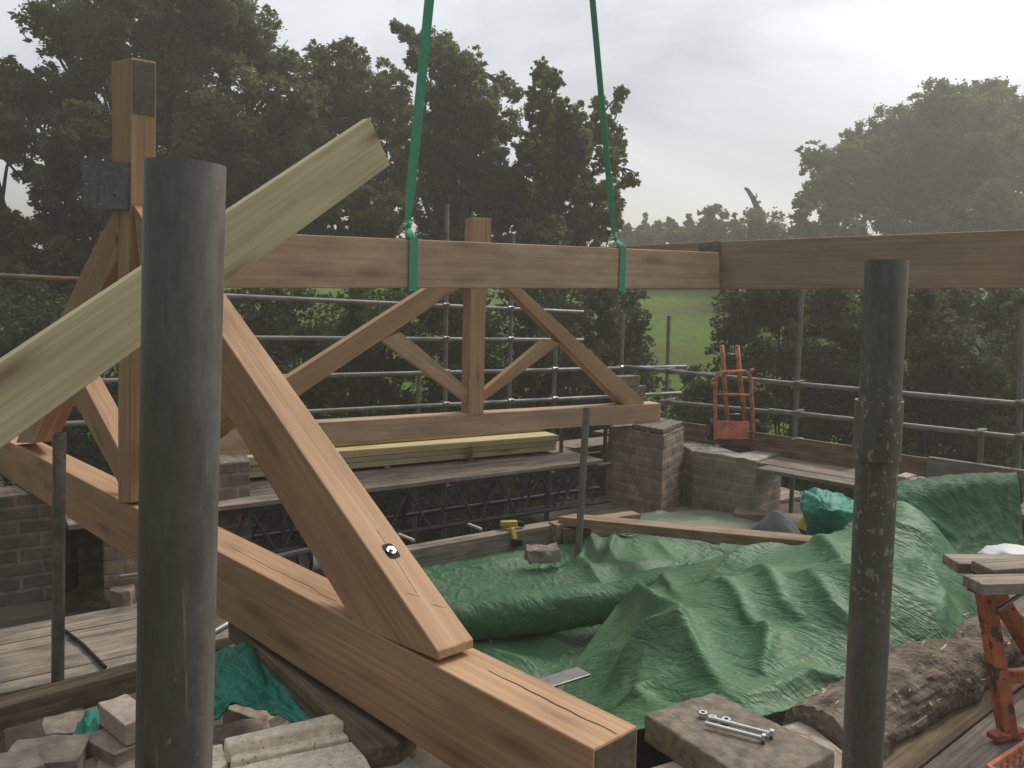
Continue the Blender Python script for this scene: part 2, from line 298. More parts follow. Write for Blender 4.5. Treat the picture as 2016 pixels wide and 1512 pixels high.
def bar_bm(p0, p1, w, h, bev=0.003, bm=None, roll=0.0, rough=0.0):    # w sideways, h up; the line p0-p1 is the centre line
    d, b, c = axes(p1 - p0)
    if roll: q = Matrix.Rotation(roll, 3, d); b = q @ b; c = q @ c
    fr = [p0 + b * (sx * w / 2) + c * (sy * h / 2) for sx, sy in ((-1, -1), (1, -1), (1, 1), (-1, 1))]
    if rough: fr = [q + Vector((random.uniform(-rough, rough), random.uniform(-rough, rough), random.uniform(-rough, rough))) for q in fr]
    return prism_bm(fr, p1 - p0, bev, bm)
def bar(name, p0, p1, w, h, mat, parent=None, bev=0.003, roll=0.0, **k):
    return from_bm(name, bar_bm(p0, p1, w, h, bev, roll=roll), mat, parent, axes(p1 - p0), **k)
def pipe_bm(p0, p1, r, n=20, wall=0.005, bm=None):
    b = bmesh.new() if bm is None else bm; d, e, f = axes(p1 - p0); rings = []
    for p, q in ((p0, r), (p1, r), (p1, r - wall), (p0, r - wall)):
        rings.append([b.verts.new(p + (e * math.cos(t) + f * math.sin(t)) * q) for t in [2 * math.pi * i / n for i in range(n)]])
    for k in range(4):
        A, B = rings[k], rings[(k + 1) % 4]
        for i in range(n): b.faces.new((A[i], A[(i + 1) % n], B[(i + 1) % n], B[i]))
    return b
def smooth_by_angle(o, ang=40):
    me = o.data; me.polygons.foreach_set('use_smooth', [True] * len(me.polygons))
    bm = bmesh.new(); bm.from_mesh(me)
    for e in bm.edges:
        if len(e.link_faces) == 2 and e.calc_face_angle(0) > math.radians(ang): e.smooth = False
    bm.to_mesh(me); bm.free()
def pipe(name, p0, p1, r, mat, parent=None, n=20, wall=0.005):
    o = from_bm(name, pipe_bm(p0, p1, r, n, wall), mat, parent, axes(p1 - p0)); smooth_by_angle(o); return o
def sweep_bm(pts, radii, n=10, bm=None, cap=True, squash=None):
    b = bmesh.new() if bm is None else bm; rings = []; m = len(pts); ref = None
    for i, p in enumerate(pts):
        t = (pts[min(i + 1, m - 1)] - pts[max(i - 1, 0)]).normalized()
        if ref is None: ref = axes(t)[1]
        e = (ref - t * ref.dot(t)).normalized(); f = t.cross(e); ref = e; r = radii[i] if hasattr(radii, '__len__') else radii
        sx, sy = squash or (1, 1)
        rings.append([b.verts.new(p + e * (math.cos(a) * r * sx) + f * (math.sin(a) * r * sy)) for a in [2 * math.pi * k / n for k in range(n)]])
    for A, B in zip(rings, rings[1:]):
        for i in range(n): b.faces.new((A[i], A[(i + 1) % n], B[(i + 1) % n], B[i]))
    if cap: b.faces.new(rings[0][::-1]); b.faces.new(rings[-1])
    return b
def rough_block(name, p_corner, ex, ey, ez, mat, parent=None, amp=0.006, cuts=5, bev=0.008, **k):   # a block with worn, uneven faces
    b = prism_bm([p_corner, p_corner + ex, p_corner + ex + ey, p_corner + ey], ez, bev)
    bmesh.ops.subdivide_edges(b, edges=[e for e in b.edges if e.calc_length() > 0.03], cuts=cuts, use_grid_fill=True)
    s = random.random() * 99
    for v in b.verts:
        q = v.co * 14 + Vector((s, s, s)); v.co += Vector((noise.noise(q), noise.noise(q + Vector((7, 0, 0))), noise.noise(q + Vector((0, 9, 0))))) * amp
    return from_bm(name, b, mat, parent, (ex.normalized(), ey.normalized(), ez.normalized()), **k)

# ------------------------------------------------------------------ setting: terrain
def land(y): t = min(max((y - 18) / 32, 0), 1); return -3.0 + 4.75 * (t * t * (3 - 2 * t))
def terrain():
    xs = np.concatenate([np.linspace(-300, -40, 10), np.linspace(-36, 60, 60), np.linspace(70, 500, 12)])
    ys = np.concatenate([np.linspace(-30, 14, 12), np.linspace(16, 110, 70), np.linspace(125, 700, 14)])
    V = []; 
    for y in ys:
        for x in xs:
            z = land(y) + max(0, (y - 95)) * 0.004
            if y > 14: z += noise.noise(Vector((x * 0.06, y * 0.06, 0))) * 0.35 * min((y - 14) / 12, 1)
            V.append((x, y, z))
    n = len(xs); Fc = [(j * n + i, j * n + i + 1, (j + 1) * n + i + 1, (j + 1) * n + i) for j in range(len(ys) - 1) for i in range(n - 1)]
    o = link_mesh('field', V, Fc, 'grass', smooth=True, origin=(0, 0, -3)); tag(o, 'green sloping pasture rising behind the building site', None, None, 'structure')
terrain()
def soil_pad():
    V = []; n = 40
    for j in range(n):
        for i in range(n):
            x = -24 + 48 * i / (n - 1); y = -6 + 29 * j / (n - 1); V.append((x, y, -2.97 + 0.06 * noise.noise(Vector((x * 1.3, y * 1.3, 5))) + 0.05))
    Fc = [(j * n + i, j * n + i + 1, (j + 1) * n + i + 1, (j + 1) * n + i) for j in range(n - 1) for i in range(n - 1)]
    tag(link_mesh('ground', V, Fc, 'soil', smooth=True), 'dark bare soil round the building', None, None, 'structure')
soil_pad()

# ------------------------------------------------------------------ frame of reference of the building
ZC = 0.40
NEAR = Plane(onz(272, 1003, ZC), onz(1168, 1475, ZC))
FAR = Plane(onz(610, 833, ZC), onz(1300, 794, ZC))
PF = Plane(onz(495, 990, -0.1), onz(1195, 905, -0.1))            # front edge of the far scaffold platform
RR = Plane(aty(1515, 750, 9.04), aty(2016, 795, 7.3))            # guard rails of the return scaffold
RAILS = Plane(PF.p(0, 0, -1.42), PF.p(3, 0, -1.42))              # guard rails behind the far platform
ZF = -0.75                                                        # loft floor

def floor_slab():
    a = PF.p(-1.9, 0, 0.0) + Vector((0, 0, 0))
    pts = [onz(560, 1150, ZF), onz(1100, 1040, ZF), onz(1290, 1000, ZF), onz(1560, 985, ZF), Vector((5.2, 6.6, ZF)), Vector((4.5, 0.4, ZF)), Vector((-3.4, 0.4, ZF)), Vector((-5.2, 3.5, ZF)), onz(0, 1225, ZF), onz(250, 1190, ZF), onz(430, 1180, ZF)]
    b = prism_bm(pts, Vector((0, 0, -0.22)), 0)
    o = from_bm('floor', b, 'floor_screed'); tag(o, 'dusty loft floor of the unfinished building', None, None, 'structure')
floor_slab()

# ------------------------------------------------------------------ trusses
def PR(plane, pts, thick, off=0.0, bev=0.004): return prism_bm([plane.at(x, y, off) for x, y in pts], plane.n * -thick, bev)
def member(name, plane, pts, thick, mat, parent, along, off=0.0, bev=0.005, label=None):
    A, B = plane.at(*along[0]), plane.at(*along[1]); d = (B - A).normalized(); n = plane.n; c = d.cross(n).normalized()
    o = from_bm(name, PR(plane, pts, thick, off, bev), mat, parent, (d, c, n))
    if label: o['label'] = label
    return o
def crack(plane, pts, parent, wdt=0.004, off=0.0, up=None):
    pass
def strip(name, pts, width_vec, lift, mat, parent):       # thin sheet lying on a face
    V = []; 
    for i, p in enumerate(pts):
        wv = width_vec * (0.35 + 0.65 * math.sin(math.pi * (i + 0.5) / len(pts))); V += [p - wv + lift, p + wv + lift, p + wv, p - wv]
    Fc = []
    for i in range(len(pts) - 1):
        for k in range(4): Fc.append((4 * i + k, 4 * i + (k + 1) % 4, 4 * i + 4 + (k + 1) % 4, 4 * i + 4 + k))
    return link_mesh(name, V, Fc, mat, parent)

t1 = thing('roof_truss', 'large pinkish timber king post truss in front, its beam end beside the concrete block', 'roof truss', NEAR.p(2, ZC - 0.3))
s_end = NEAR.s_of(NEAR.at(1168, 1475))
chord_pts = [NEAR.p(-4.2, 0.09), NEAR.p(s_end, 0.09), NEAR.p(s_end, ZC), NEAR.p(-4.2, ZC)]
ch = from_bm('tie_beam', prism_bm(chord_pts, NEAR.n * -0.185, 0.006), 'fir', t1, (NEAR.u, NEAR.n, Vector((0, 0, 1))))
eg = prism_bm([NEAR.p(s_end, 0.098, -0.008), NEAR.p(s_end, 0.098, -0.177), NEAR.p(s_end, ZC - 0.008, -0.177), NEAR.p(s_end, ZC - 0.008, -0.008)], NEAR.u * 0.002, 0); from_bm('end_grain', eg, 'end_grain', ch)
for off0, s0, s1, sd in ((-0.105, 2.75, s_end - 0.01, 1), (-0.07, 1.0, 1.9, 2)):
    pts = [NEAR.p(s0 + (s1 - s0) * i / 24, ZC, off0 + 0.008 * noise.noise(Vector((i * 0.25, sd * 3, 0)))) for i in range(25)]
    strip('drying_crack', pts, NEAR.n * (0.0022 if sd == 1 else 0.0013), Vector((0, 0, 0.0012)), 'crack', ch)
RT = 0.15
rf = member('rafter', NEAR, [(262, 403), (862, 1283), (862, 1301), (700, 1232), (275, 533)], RT, 'fir', t1, ((442, 669), (862, 1283)), -0.004)
A, B = NEAR.at(442, 669, -0.004), NEAR.at(862, 1283, -0.004); up = (B - A).normalized().cross(NEAR.n); up = up if up.z > 0 else -up
pts = [A.lerp(B, i / 30) - NEAR.n * (0.085 + 0.02 * noise.noise(Vector((i * 0.12, 1, 0))) - 0.02 * i / 30) for i in range(0, 27)]
strip('drying_crack', pts, NEAR.n * 0.0016, up * 0.0012, 'crack', rf)
# bolt pocket in the rafter's top face
pc = A.lerp(B, 0.754) - NEAR.n * 0.078; d = (B - A).normalized()
def pocket():
    ring = []
    for k in range(20):
        t = 2 * math.pi * k / 20; c, s = math.cos(t), math.sin(t); q = 0.032
        ring.append(pc + d * (math.copysign(abs(c) ** 0.55, c) * q * 1.15) + NEAR.n * (math.copysign(abs(s) ** 0.55, s) * q * 0.8) + up * 0.0016)
    b = bmesh.new(); b.faces.new([b.verts.new(p) for p in ring]); o = from_bm('bolt_pocket', b, 'black', rf)
    b = pipe_bm(pc + up * 0.002, pc + up * 0.008, 0.017, 18, 0.012); sweep_bm([pc + up * 0.002, pc + up * 0.018], 0.009, 6, b)
    from_bm('bolt_head', b, 'bright_steel', rf)
pocket()
for (f_, o_) in ((0.60, 0.03), (0.66, 0.10), (0.86, 0.05), (0.90, 0.11)):      # pencil marks
    p = A.lerp(B, f_) - NEAR.n * o_; strip('pencil_mark', [p + NEAR.n * (0.022 - 0.0055 * i) + d * 0.004 * i for i in range(8)], d * 0.0009, up * 0.001, 'crack', rf)
member('rafter', NEAR, [(226, 408), (165, 525), (118, 626), (31, 872), (68, 872), (94, 813), (194, 580), (230, 512)], RT, 'fir', t1, ((220, 420), (40, 860)), -0.004)
member('strut', NEAR, [(138, 705), (233, 885), (233, 952), (116, 738)], 0.12, 'fir', t1, ((151, 745), (225, 900)), -0.03)
member('strut', NEAR, [(282, 880), (456, 770), (462, 812), (284, 950)], 0.12, 'fir', t1, ((282, 920), (450, 790)), -0.03)
kp = member('king_post', NEAR, [(219, 122), (258, 113), (258, 400), (255, 430), (256, 990), (232, 990), (232, 470), (221, 430)], 0.125, 'fir', t1, ((240, 980), (240, 130)), 0.008)
ctop = NEAR.at(258, 113, 0.008); cl2 = NEAR.at(258, 222, 0.008); px = (NEAR.at(300, 300) - NEAR.at(258, 300)).normalized()
b = prism_bm([ctop - NEAR.n * 0.008 - Vector((0, 0, 0.012)) + px * 0.001, ctop - NEAR.n * 0.117 - Vector((0, 0, 0.012)) + px * 0.001, cl2 - NEAR.n * 0.117 + px * 0.001, cl2 - NEAR.n * 0.008 + px * 0.001], px * 0.003, 0)
from_bm('grey_patch', b, 'patch_tone', kp)  # thin darker grey plate on the upper side of the post
hq = NEAR.at(262, 823); b = pipe_bm(hq - NEAR.n * 0.1 + px * 0.02, hq - NEAR.n * 0.1 + px * 0.045, 0.011, 12, 0.010); from_bm('peg_hole', b, 'black', kp)
def plate(parent):
    corners = [NEAR.at(x, y, 0.03) for x, y in ((159, 312), (246, 320), (246, 412), (164, 409))]
    holes = [(172, 359, 4), (197, 365, 3), (196, 399, 3.4), (171, 325, 2.6), (197, 327, 2.6), (226, 385, 2.6)]
    b = bmesh.new(); es = []
    def loop(ps):
        vs = [b.verts.new(p) for p in ps]
        for i in range(len(vs)): es.append(b.edges.new((vs[i], vs[(i + 1) % len(vs)])))
    loop(corners)
    for x, y, r in holes: loop([NEAR.at(x + r * math.cos(k * 0.6283), y + r * math.sin(k * 0.6283), 0.03) for k in range(10)])
    bmesh.ops.triangle_fill(b, edges=es, use_beauty=True)
    r = bmesh.ops.extrude_face_region(b, geom=list(b.faces)); 
    for v in [q for q in r['geom'] if isinstance(q, bmesh.types.BMVert)]: v.co -= NEAR.n * 0.008
    o = from_bm('hanger_plate', b, 'steel_plate', parent)
    c = [NEAR.at(x, y, 0.03) for x, y in ((246, 320), (246, 412))]
    from_bm('hanger_flange', prism_bm([c[0], c[0] - NEAR.n * 0.12, c[1] - NEAR.n * 0.12, c[1]], px * 0.006, 0), 'steel_plate', o)
plate(t1)

t2 = thing('roof_truss', 'smaller timber king post truss at the back, resting on the stone pier', 'roof truss', FAR.p(2, 0.2))
s_e = FAR.s_of(FAR.at(1301, 800))
from_bm('tie_beam', prism_bm([FAR.p(-1.05, 0.2), FAR.p(s_e, 0.2), FAR.p(s_e, ZC), FAR.p(-1.05, ZC)], FAR.n * -0.2, 0.006), 'fir_beam', t2, (FAR.u, FAR.n, Vector((0, 0, 1))))
member('king_post', FAR, [(923, 818), (952, 816), (957, 590), (968, 545), (968, 430), (931, 428), (927, 568)], 0.2, 'fir', t2, ((940, 810), (940, 440)), 0.006)
member('rafter', FAR, [(425, 845), (553, 752), (839, 568), (929, 510), (929, 552), (886, 580), (643, 742), (580, 786), (500, 850)], 0.17, 'fir', t2, ((553, 752), (839, 568)), -0.01)
member('rafter', FAR, [(960, 508), (1027, 568), (1265, 785), (1272, 805), (1235, 805), (1002, 570), (960, 530)], 0.17, 'fir', t2, ((1000, 545), (1265, 790)), -0.01)
member('strut', FAR, [(748, 668), (790, 655), (926, 768), (926, 798)], 0.11, 'fir_beam', t2, ((760, 670), (912, 780)), -0.03)
member('strut', FAR, [(950, 772), (1075, 668), (1104, 676), (950, 792)], 0.11, 'fir', t2, ((950, 780), (1080, 672)), -0.03)

# craned ridge beam and cross beam
RB = Plane(aty(600, 567, 4.95), aty(1418, 569, 7.28))
ridge = thing('ridge_beam', 'long knotty timber beam hung in two green lifting slings', 'timber beam', RB.at(900, 567))
from_bm('beam', PR(RB, [(330, 567), (1417, 568), (1417, 497), (600, 462), (330, 450)], 0.16, 0, 0.006), 'fir_beam', ridge, (RB.u, RB.n, Vector((0, 0, 1))))
CB = Plane(aty(1420, 568, 7.31), aty(2016, 567, 5.86))
crossb = thing('cross_beam', 'dark brown deep timber beam running behind the grey scaffold pole', 'timber beam', CB.at(1700, 567))
from_bm('beam', PR(CB, [(1170, 570), (2330, 566), (2330, 440), (2016, 452), (1420, 475), (1170, 487)], 0.18, 0, 0.006), 'fir_dark', crossb, (CB.u, CB.n, Vector((0, 0, 1))))
c0 = CB.at(1400, 478, 0.012)
from_bm('beam_bracket', prism_bm([CB.at(1376, 478, 0.012), CB.at(1418, 475, 0.012), CB.at(1418, 500, 0.012), CB.at(1376, 500, 0.012)], CB.n * 0.01, 0.001), 'steel_plate', crossb)

# slings: strap up to the crane hook, loop round the beam, knot with loose tail
HOOK = aty(1012, -1700, 6.1)
def sling(label, x, top, wpx, twist, tail):
    base = RB.at(x, 462 + (x - 600) * 0.0427, 0.02); T = thing('lifting_sling', label, 'lifting sling', base, 'green slings round the hanging beam')
    yt = 462 + (x - 600) * 0.0427; wd = 0.030
    # loop round the beam: a flat band in the plane across the beam
    z0, z1 = RB.at(x, 569).z, base.z + 0.006; q = RB.at(x, 569); s0 = RB.s_of(q)
    prof = [(0.008, z0 - 0.008), (0.008, z1), (-0.168, z1), (-0.168, z0 - 0.008)]
    V, Fc = [], []
    for k, (o_, z_) in enumerate(prof + prof[:1]):
        for (dx, do) in ((-wd, 0), (wd, 0), (wd, 0.004), (-wd, 0.004)):
            oo = o_ + (do if o_ > 0 else -do); V.append(RB.p(s0 + dx + 0.008 * math.sin(k * 1.7), z_ + (do if z_ > z0 + 0.1 else -do), oo))
    for k in range(4):
        for j in range(4): Fc.append((4 * k + j, 4 * k + (j + 1) % 4, 4 * k + 4 + (j + 1) % 4, 4 * k + 4 + j))
    link_mesh('beam_loop', V, Fc, 'strap', T)
    # gathered neck above the beam then the running strap
    knot = RB.at(top[0][0], top[0][1], -0.06); a1 = RB.p(s0, z1 + 0.004, 0.0); 
    b = bmesh.new()
    for dx in (-0.025, 0.025, 0.0): sweep_bm([RB.p(s0 + dx, z1, 0.004), RB.p(s0 + dx * 0.7, z1 + 0.03, -0.02), knot], [0.02, 0.02, 0.012], 8, b, squash=(1, 0.3))
    sweep_bm([knot + Vector((0, 0, -0.02)), knot + Vector((0, 0, 0.02))], [0.026, 0.024], 10, b); from_bm('knot', b, 'strap', T, smooth=True)
    up_dir = HOOK - knot; n = 40; V, Fc = [], []; d, e, f = axes(up_dir)
    for i in range(n + 1):
        p = knot + up_dir * (i / n); ang = twist[0] + twist[1] * i / n; wv = (e * math.cos(ang) + f * math.sin(ang)) * wpx * (0.45 if i == 0 else 1); tv = d.cross(wv).normalized() * 0.003
        V += [p - wv - tv, p + wv - tv, p + wv + tv, p - wv + tv]
    for k in range(n):
        for j in range(4): Fc.append((4 * k + j, 4 * k + (j + 1) % 4, 4 * k + 4 + (j + 1) % 4, 4 * k + 4 + j))
    link_mesh('strap', V, Fc, 'strap', T, smooth=False)
    b = bmesh.new()
    for k, (tx, ty) in enumerate(tail): sweep_bm([knot, RB.at(tx, ty, 0.03 + 0.01 * k) + Vector((0, 0, 0.02)), RB.at(tx - 4, ty + 8, 0.03)], [0.007, 0.006, 0.004], 6, b)
    from_bm('loose_tail', b, 'strap_pale', T)
sling('green sling with a wide flat strap, tied by the rough middle of the hanging beam', 811, [(802, 441)], 0.030, (1.75, 0.15), [(792, 448), (788, 455)])
sling('green sling twisted thin, tied close to where the two beams meet', 1222, [(1209, 468)], 0.026, (0.75, 0.2), [(1199, 474), (1196, 480)])

# ------------------------------------------------------------------ leaning treated board
LB0, LB1 = aty(0, 799, 3.05), aty(748, 278, 4.5)
BP = Plane(LB0, LB1); foot = LB0 - (LB1 - LB0) * 1.0
tb = thing('leaning_board', 'wide pale yellow treated board slanting up across the front truss', 'timber board', foot)
dirb = (LB1 - LB0).normalized(); upb = dirb.cross(BP.n); upb = upb if upb.z > 0 else -upb
e1 = [BP.at(728, 232), BP.at(768, 325)]; low = e1[1]; hi = e1[0]; wdt = (hi - low).dot(upb)
st = BP.at(0, 884) - dirb * ((BP.at(0, 884).z - 0.05) / dirb.z); st2 = BP.at(0, 714) - dirb * ((BP.at(0, 714).z - 0.05) / dirb.z + 0.0)
from_bm('board', prism_bm([low, hi, BP.at(0, 714), st2, st, BP.at(0, 884)], BP.n * -0.05, 0.003), 'treated', tb, (dirb, upb, BP.n))

# ------------------------------------------------------------------ scaffold tubes
def standard(label, top, bot, Yt, Yb, r, mat, down=None, group=None, name='scaffold_pole', cat='scaffold pole', n=28):
    p1, p0 = aty(*top, Yt), aty(*bot, Yb)
    if down is not None: p0 = p1 + (p0 - p1) * ((down - p1.z) / (p0.z - p1.z))
    o = pipe(name, p0, p1, r, mat, None, n); tag(o, label, cat, group); return o
standard('thick grey scaffold pole standing closest, covering the front truss', (365, 322), (343, 1512), 0.545, 0.545, 0.02415, 'pole_clouded', -0.05, n=64)
sp_pole = standard('grey scaffold pole spattered with mortar, in front of the green tarpaulin', (1746, 512), (1697, 1512), 1.03, 1.03, 0.02415, 'pole_splashed', 0.0, n=64)
q0, q1 = aty(1731, 788, 1.03), aty(1725, 903, 1.03); o = pipe('sleeve', q1, q0, 0.0275, 'pole_splashed', sp_pole, 48, 0.003)
standard('slim grey post standing through the board floor beside the brick wall', (117, 852), (113, 1445), 4.3, 4.3, 0.031, 'galv', ZF)
standard('leaning grey post standing in the tarpaulin in front of the stacked joists', (1155, 803), (1137, 1112), 6.9, 6.85, 0.029, 'galv_light', ZF)

def rail(label, plane, a, b, mat='galv_far', name='guard_rail', group='guard rails behind the far platform', couplers=(), off=0.0):
    p0, p1 = plane.at(*a, off), plane.at(*b, off); o = pipe(name, p0, p1, 0.0242, mat, None, 12); tag(o, label, 'guard rail', group)
    for cx in couplers:
        q = plane.at(cx, a[1] + (b[1] - a[1]) * (cx - a[0]) / (b[0] - a[0]), off); d = (p1 - p0).normalized()
        bb = pipe_bm(q - d * 0.035, q + d * 0.035, 0.036, 10, 0.011); bar_bm(q - plane.n * 0.05 - d * .03, q - plane.n * 0.05 + d * .03, 0.075, 0.075, 0.004, bb); bar_bm(q + plane.n * 0.03 + Vector((0, 0, .02)), q + plane.n * 0.065 + Vector((0, 0, .02)), 0.02, 0.02, 0.002, bb); from_bm('coupler', bb, 'galv', o)
    return o
STX = [825, 878, 1005, 1092, 1225]
rail('highest grey guard rail under the hanging beam, ending past the back truss', RAILS, (300, 576), (1148, 615), couplers=(878, 1005))
rail('second grey guard rail down, behind the middle of the back truss', RAILS, (300, 664), (1148, 670), couplers=(878, 1005, 1092))
rail('third grey guard rail down, its bright end sticking out past the loose blocks', RAILS, (120, 752), (1350, 722), couplers=(878, 1005, 1092, 1225))
rail('lowest grey guard rail just above the tie beam of the back truss', RAILS, (60, 838), (1340, 774), couplers=(878, 1005, 1092))
rail('reddish brown tube crossing behind the front truss below the trees', RAILS, (-60, 541), (290, 557), 'rusty')
def post(label, plane, top, bot, off, zb=-2.95, mat='galv_far', group='upright tubes behind the far platform', foot=None):
    p1, p0 = plane.at(*top, off), plane.at(*bot, off); p0 = p1 + (p0 - p1) * ((zb - p1.z) / (p0.z - p1.z))
    o = pipe('scaffold_upright', p0, p1, 0.0242, mat, None, 12); tag(o, label, 'scaffold pole', group); return o
post('upright tube rising above the hanging beam beside the king post', RAILS, (880, 402), (876, 800), -0.055)
post('short upright tube between two low rails behind the back truss strut', RAILS, (825, 735), (823, 800), -0.055)
post('upright tube just behind the back king post, its tip over the beam', RAILS, (1010, 460), (1002, 800), -0.055)
post('upright tube behind the joint of strut and rafter on the back truss', RAILS, (1096, 640), (1089, 800), -0.055)
post('upright tube with a pale weathered top beside the loose blocks', RAILS, (1227, 616), (1221, 800), -0.055, mat='galv_light')
post('corner upright tube near the loose blocks and the field', RAILS, (1317, 622), (1311, 840), -0.055)
G2 = 'guard rails of the return scaffold'
rail('upper pale guard rail running behind the spattered pole', RR, (1515, 751), (2130, 806), 'galv_light', group=G2, couplers=(1570, 2008))
rail('lower pale guard rail running behind the spattered pole', RR, (1515, 808), (2130, 875), 'galv_light', group=G2, couplers=(1570, 1930, 2008))
rail('upper guard rail reaching from the corner to the orange sack truck', RR, (1230, 722), (1530, 752), group=G2, couplers=(1317,), off=-0.06)
rail('lower guard rail reaching from the corner to the orange sack truck', RR, (1300, 790), (1530, 812), group=G2, couplers=(1317,), off=-0.06)
G3 = 'upright tubes of the return scaffold'
post('upright tube against the hedge close to the toe board end', RR, (1579, 572), (1564, 870), -0.055, group=G3)
post('tall upright tube at the far end of the pale rails', RR, (2013, 600), (2002, 960), -0.055, group=G3)
post('short upright tube ending at the lower pale rail', RR, (1932, 850), (1927, 960), -0.055, group=G3)

# ------------------------------------------------------------------ far platform, boards, joists, lattice beam
def board(label, plane, s0, s1, off, z, wdt=0.222, th=0.038, mat='old_board', group=None, bands=True, name='scaffold_board'):
    p0, p1 = plane.p(s0, z - th / 2, off), plane.p(s1, z - th / 2, off); p1.z += random.uniform(-.006, .006); p0.z += random.uniform(-.004, .004)
    o = bar(name, p0, p1, wdt, th, mat, None, 0.004, random.uniform(-.012, .012)); tag(o, label, 'scaffold board', group); return o
gb = 'boards of the far platform'
for k in range(5):
    board(['weathered platform board along the open edge, above the lattice girder', 'weathered platform board second from the open edge, in front of the stacked joists', 'weathered platform board under the stacked yellow joists', 'weathered platform board behind the stacked yellow joists', 'weathered platform board under the back guard rails'][k],
          PF, -1.3, 3.55 if k < 3 else 4.9, -0.115 - 0.232 * k, -0.1, group=gb)
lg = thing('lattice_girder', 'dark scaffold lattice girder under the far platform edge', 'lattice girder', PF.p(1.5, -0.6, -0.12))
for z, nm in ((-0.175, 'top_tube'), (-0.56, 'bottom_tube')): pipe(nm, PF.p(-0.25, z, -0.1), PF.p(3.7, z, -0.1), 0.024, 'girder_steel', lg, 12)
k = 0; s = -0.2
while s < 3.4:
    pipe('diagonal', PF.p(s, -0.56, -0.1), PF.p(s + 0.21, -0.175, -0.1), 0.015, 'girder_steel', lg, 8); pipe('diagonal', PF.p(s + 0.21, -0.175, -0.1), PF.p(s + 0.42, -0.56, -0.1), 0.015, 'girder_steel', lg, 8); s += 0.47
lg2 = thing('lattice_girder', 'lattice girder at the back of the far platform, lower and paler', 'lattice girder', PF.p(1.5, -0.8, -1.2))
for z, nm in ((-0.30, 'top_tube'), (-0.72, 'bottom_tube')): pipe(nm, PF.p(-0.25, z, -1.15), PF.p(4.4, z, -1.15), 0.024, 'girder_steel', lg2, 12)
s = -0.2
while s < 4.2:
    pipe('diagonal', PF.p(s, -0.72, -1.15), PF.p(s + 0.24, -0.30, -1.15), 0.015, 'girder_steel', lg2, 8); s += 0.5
for i, s in enumerate((0.55, 1.75, 2.9)):
    o = pipe('transom_tube', PF.p(s, -0.165, 0.06), PF.p(s, -0.165, -1.5), 0.024, 'galv', None, 12); tag(o, 'short cross tube carrying the platform boards', 'scaffold tube', 'cross tubes under the far platform')
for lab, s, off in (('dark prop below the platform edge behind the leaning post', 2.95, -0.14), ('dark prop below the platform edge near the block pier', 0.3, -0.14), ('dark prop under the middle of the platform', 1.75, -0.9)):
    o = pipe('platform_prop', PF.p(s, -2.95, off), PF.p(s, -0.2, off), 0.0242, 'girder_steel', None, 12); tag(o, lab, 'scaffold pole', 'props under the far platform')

JP = Plane(onz(660, 934, -0.1), onz(1100, 893, -0.1))
def joist(label, sa, sb, off, z, w_, h_, mat='treated_fresh'):
    p0, p1 = JP.p(sa, z + h_ / 2, off), JP.p(sb, z + h_ / 2, off); o = bar('joist', p0, p1, w_, h_, mat, None, 0.003); tag(o, label, 'timber joist', 'yellow joists stacked on the far platform')
jr = JP.s_of(JP.at(1100, 890)); jl = -1.15
joist('yellow board at the bottom of the outer stack', jl + 0.1, jr - 0.03, -0.13, -0.064, 0.24, 0.05, 'treated')
joist('yellow board in the middle of the outer stack', jl - 0.05, jr - 0.015, -0.145, -0.010, 0.25, 0.05, 'treated')
joist('bright yellow board on top of the outer stack', jl, jr, -0.14, 0.045, 0.27, 0.05)
joist('yellow board at the bottom of the inner stack', jl - 0.05, jr - 0.06, -0.42, -0.064, 0.2, 0.09, 'treated')
joist('yellow board in the middle of the inner stack', jl - 0.1, jr - 0.03, -0.43, 0.030, 0.2, 0.06, 'treated')
joist('bright yellow board on top of the inner stack', jl + 0.12, jr - 0.01, -0.42, 0.094, 0.2, 0.055)
for i, s in enumerate((-0.8, 0.5, 1.35)):
    o = bar('bearer', JP.p(s, -0.081, 0.03), JP.p(s, -0.081, -0.55), 0.05, 0.034, 'dirty_board', None); tag(o, 'small timber bearer under the stacked joists', 'timber bearer', 'bearers under the joists')
o = bar('timber_stake', JP.p(1.36, -0.1, 0.03), JP.p(1.36, 0.06, 0.03), 0.04, 0.04, 'dirty_board'); tag(o, 'short stake holding the outer face of the joist stack', 'stake')
for lab, s in (('dark short stake at the sawn end of the joist stack', jr + 0.06), ('dark short stake on the platform beside the stone pier', jr + 0.62)):
    o = bar('timber_stake', JP.p(s, -0.1, -0.05), JP.p(s, 0.16, -0.05), 0.04, 0.04, 'dirty_board'); tag(o, lab, 'stake')
for lab, z in (('thin dark wire between the stakes, upper', 0.10), ('thin dark wire between the stakes, lower', -0.03)):
    pts = [JP.p(jr + 0.05 + 0.07 * i, z - 0.05 * math.sin(math.pi * i / 9), -0.02) for i in range(10)]
    o = from_bm('tie_wire', sweep_bm(pts, 0.005, 6), 'black'); tag(o, lab, 'wire')

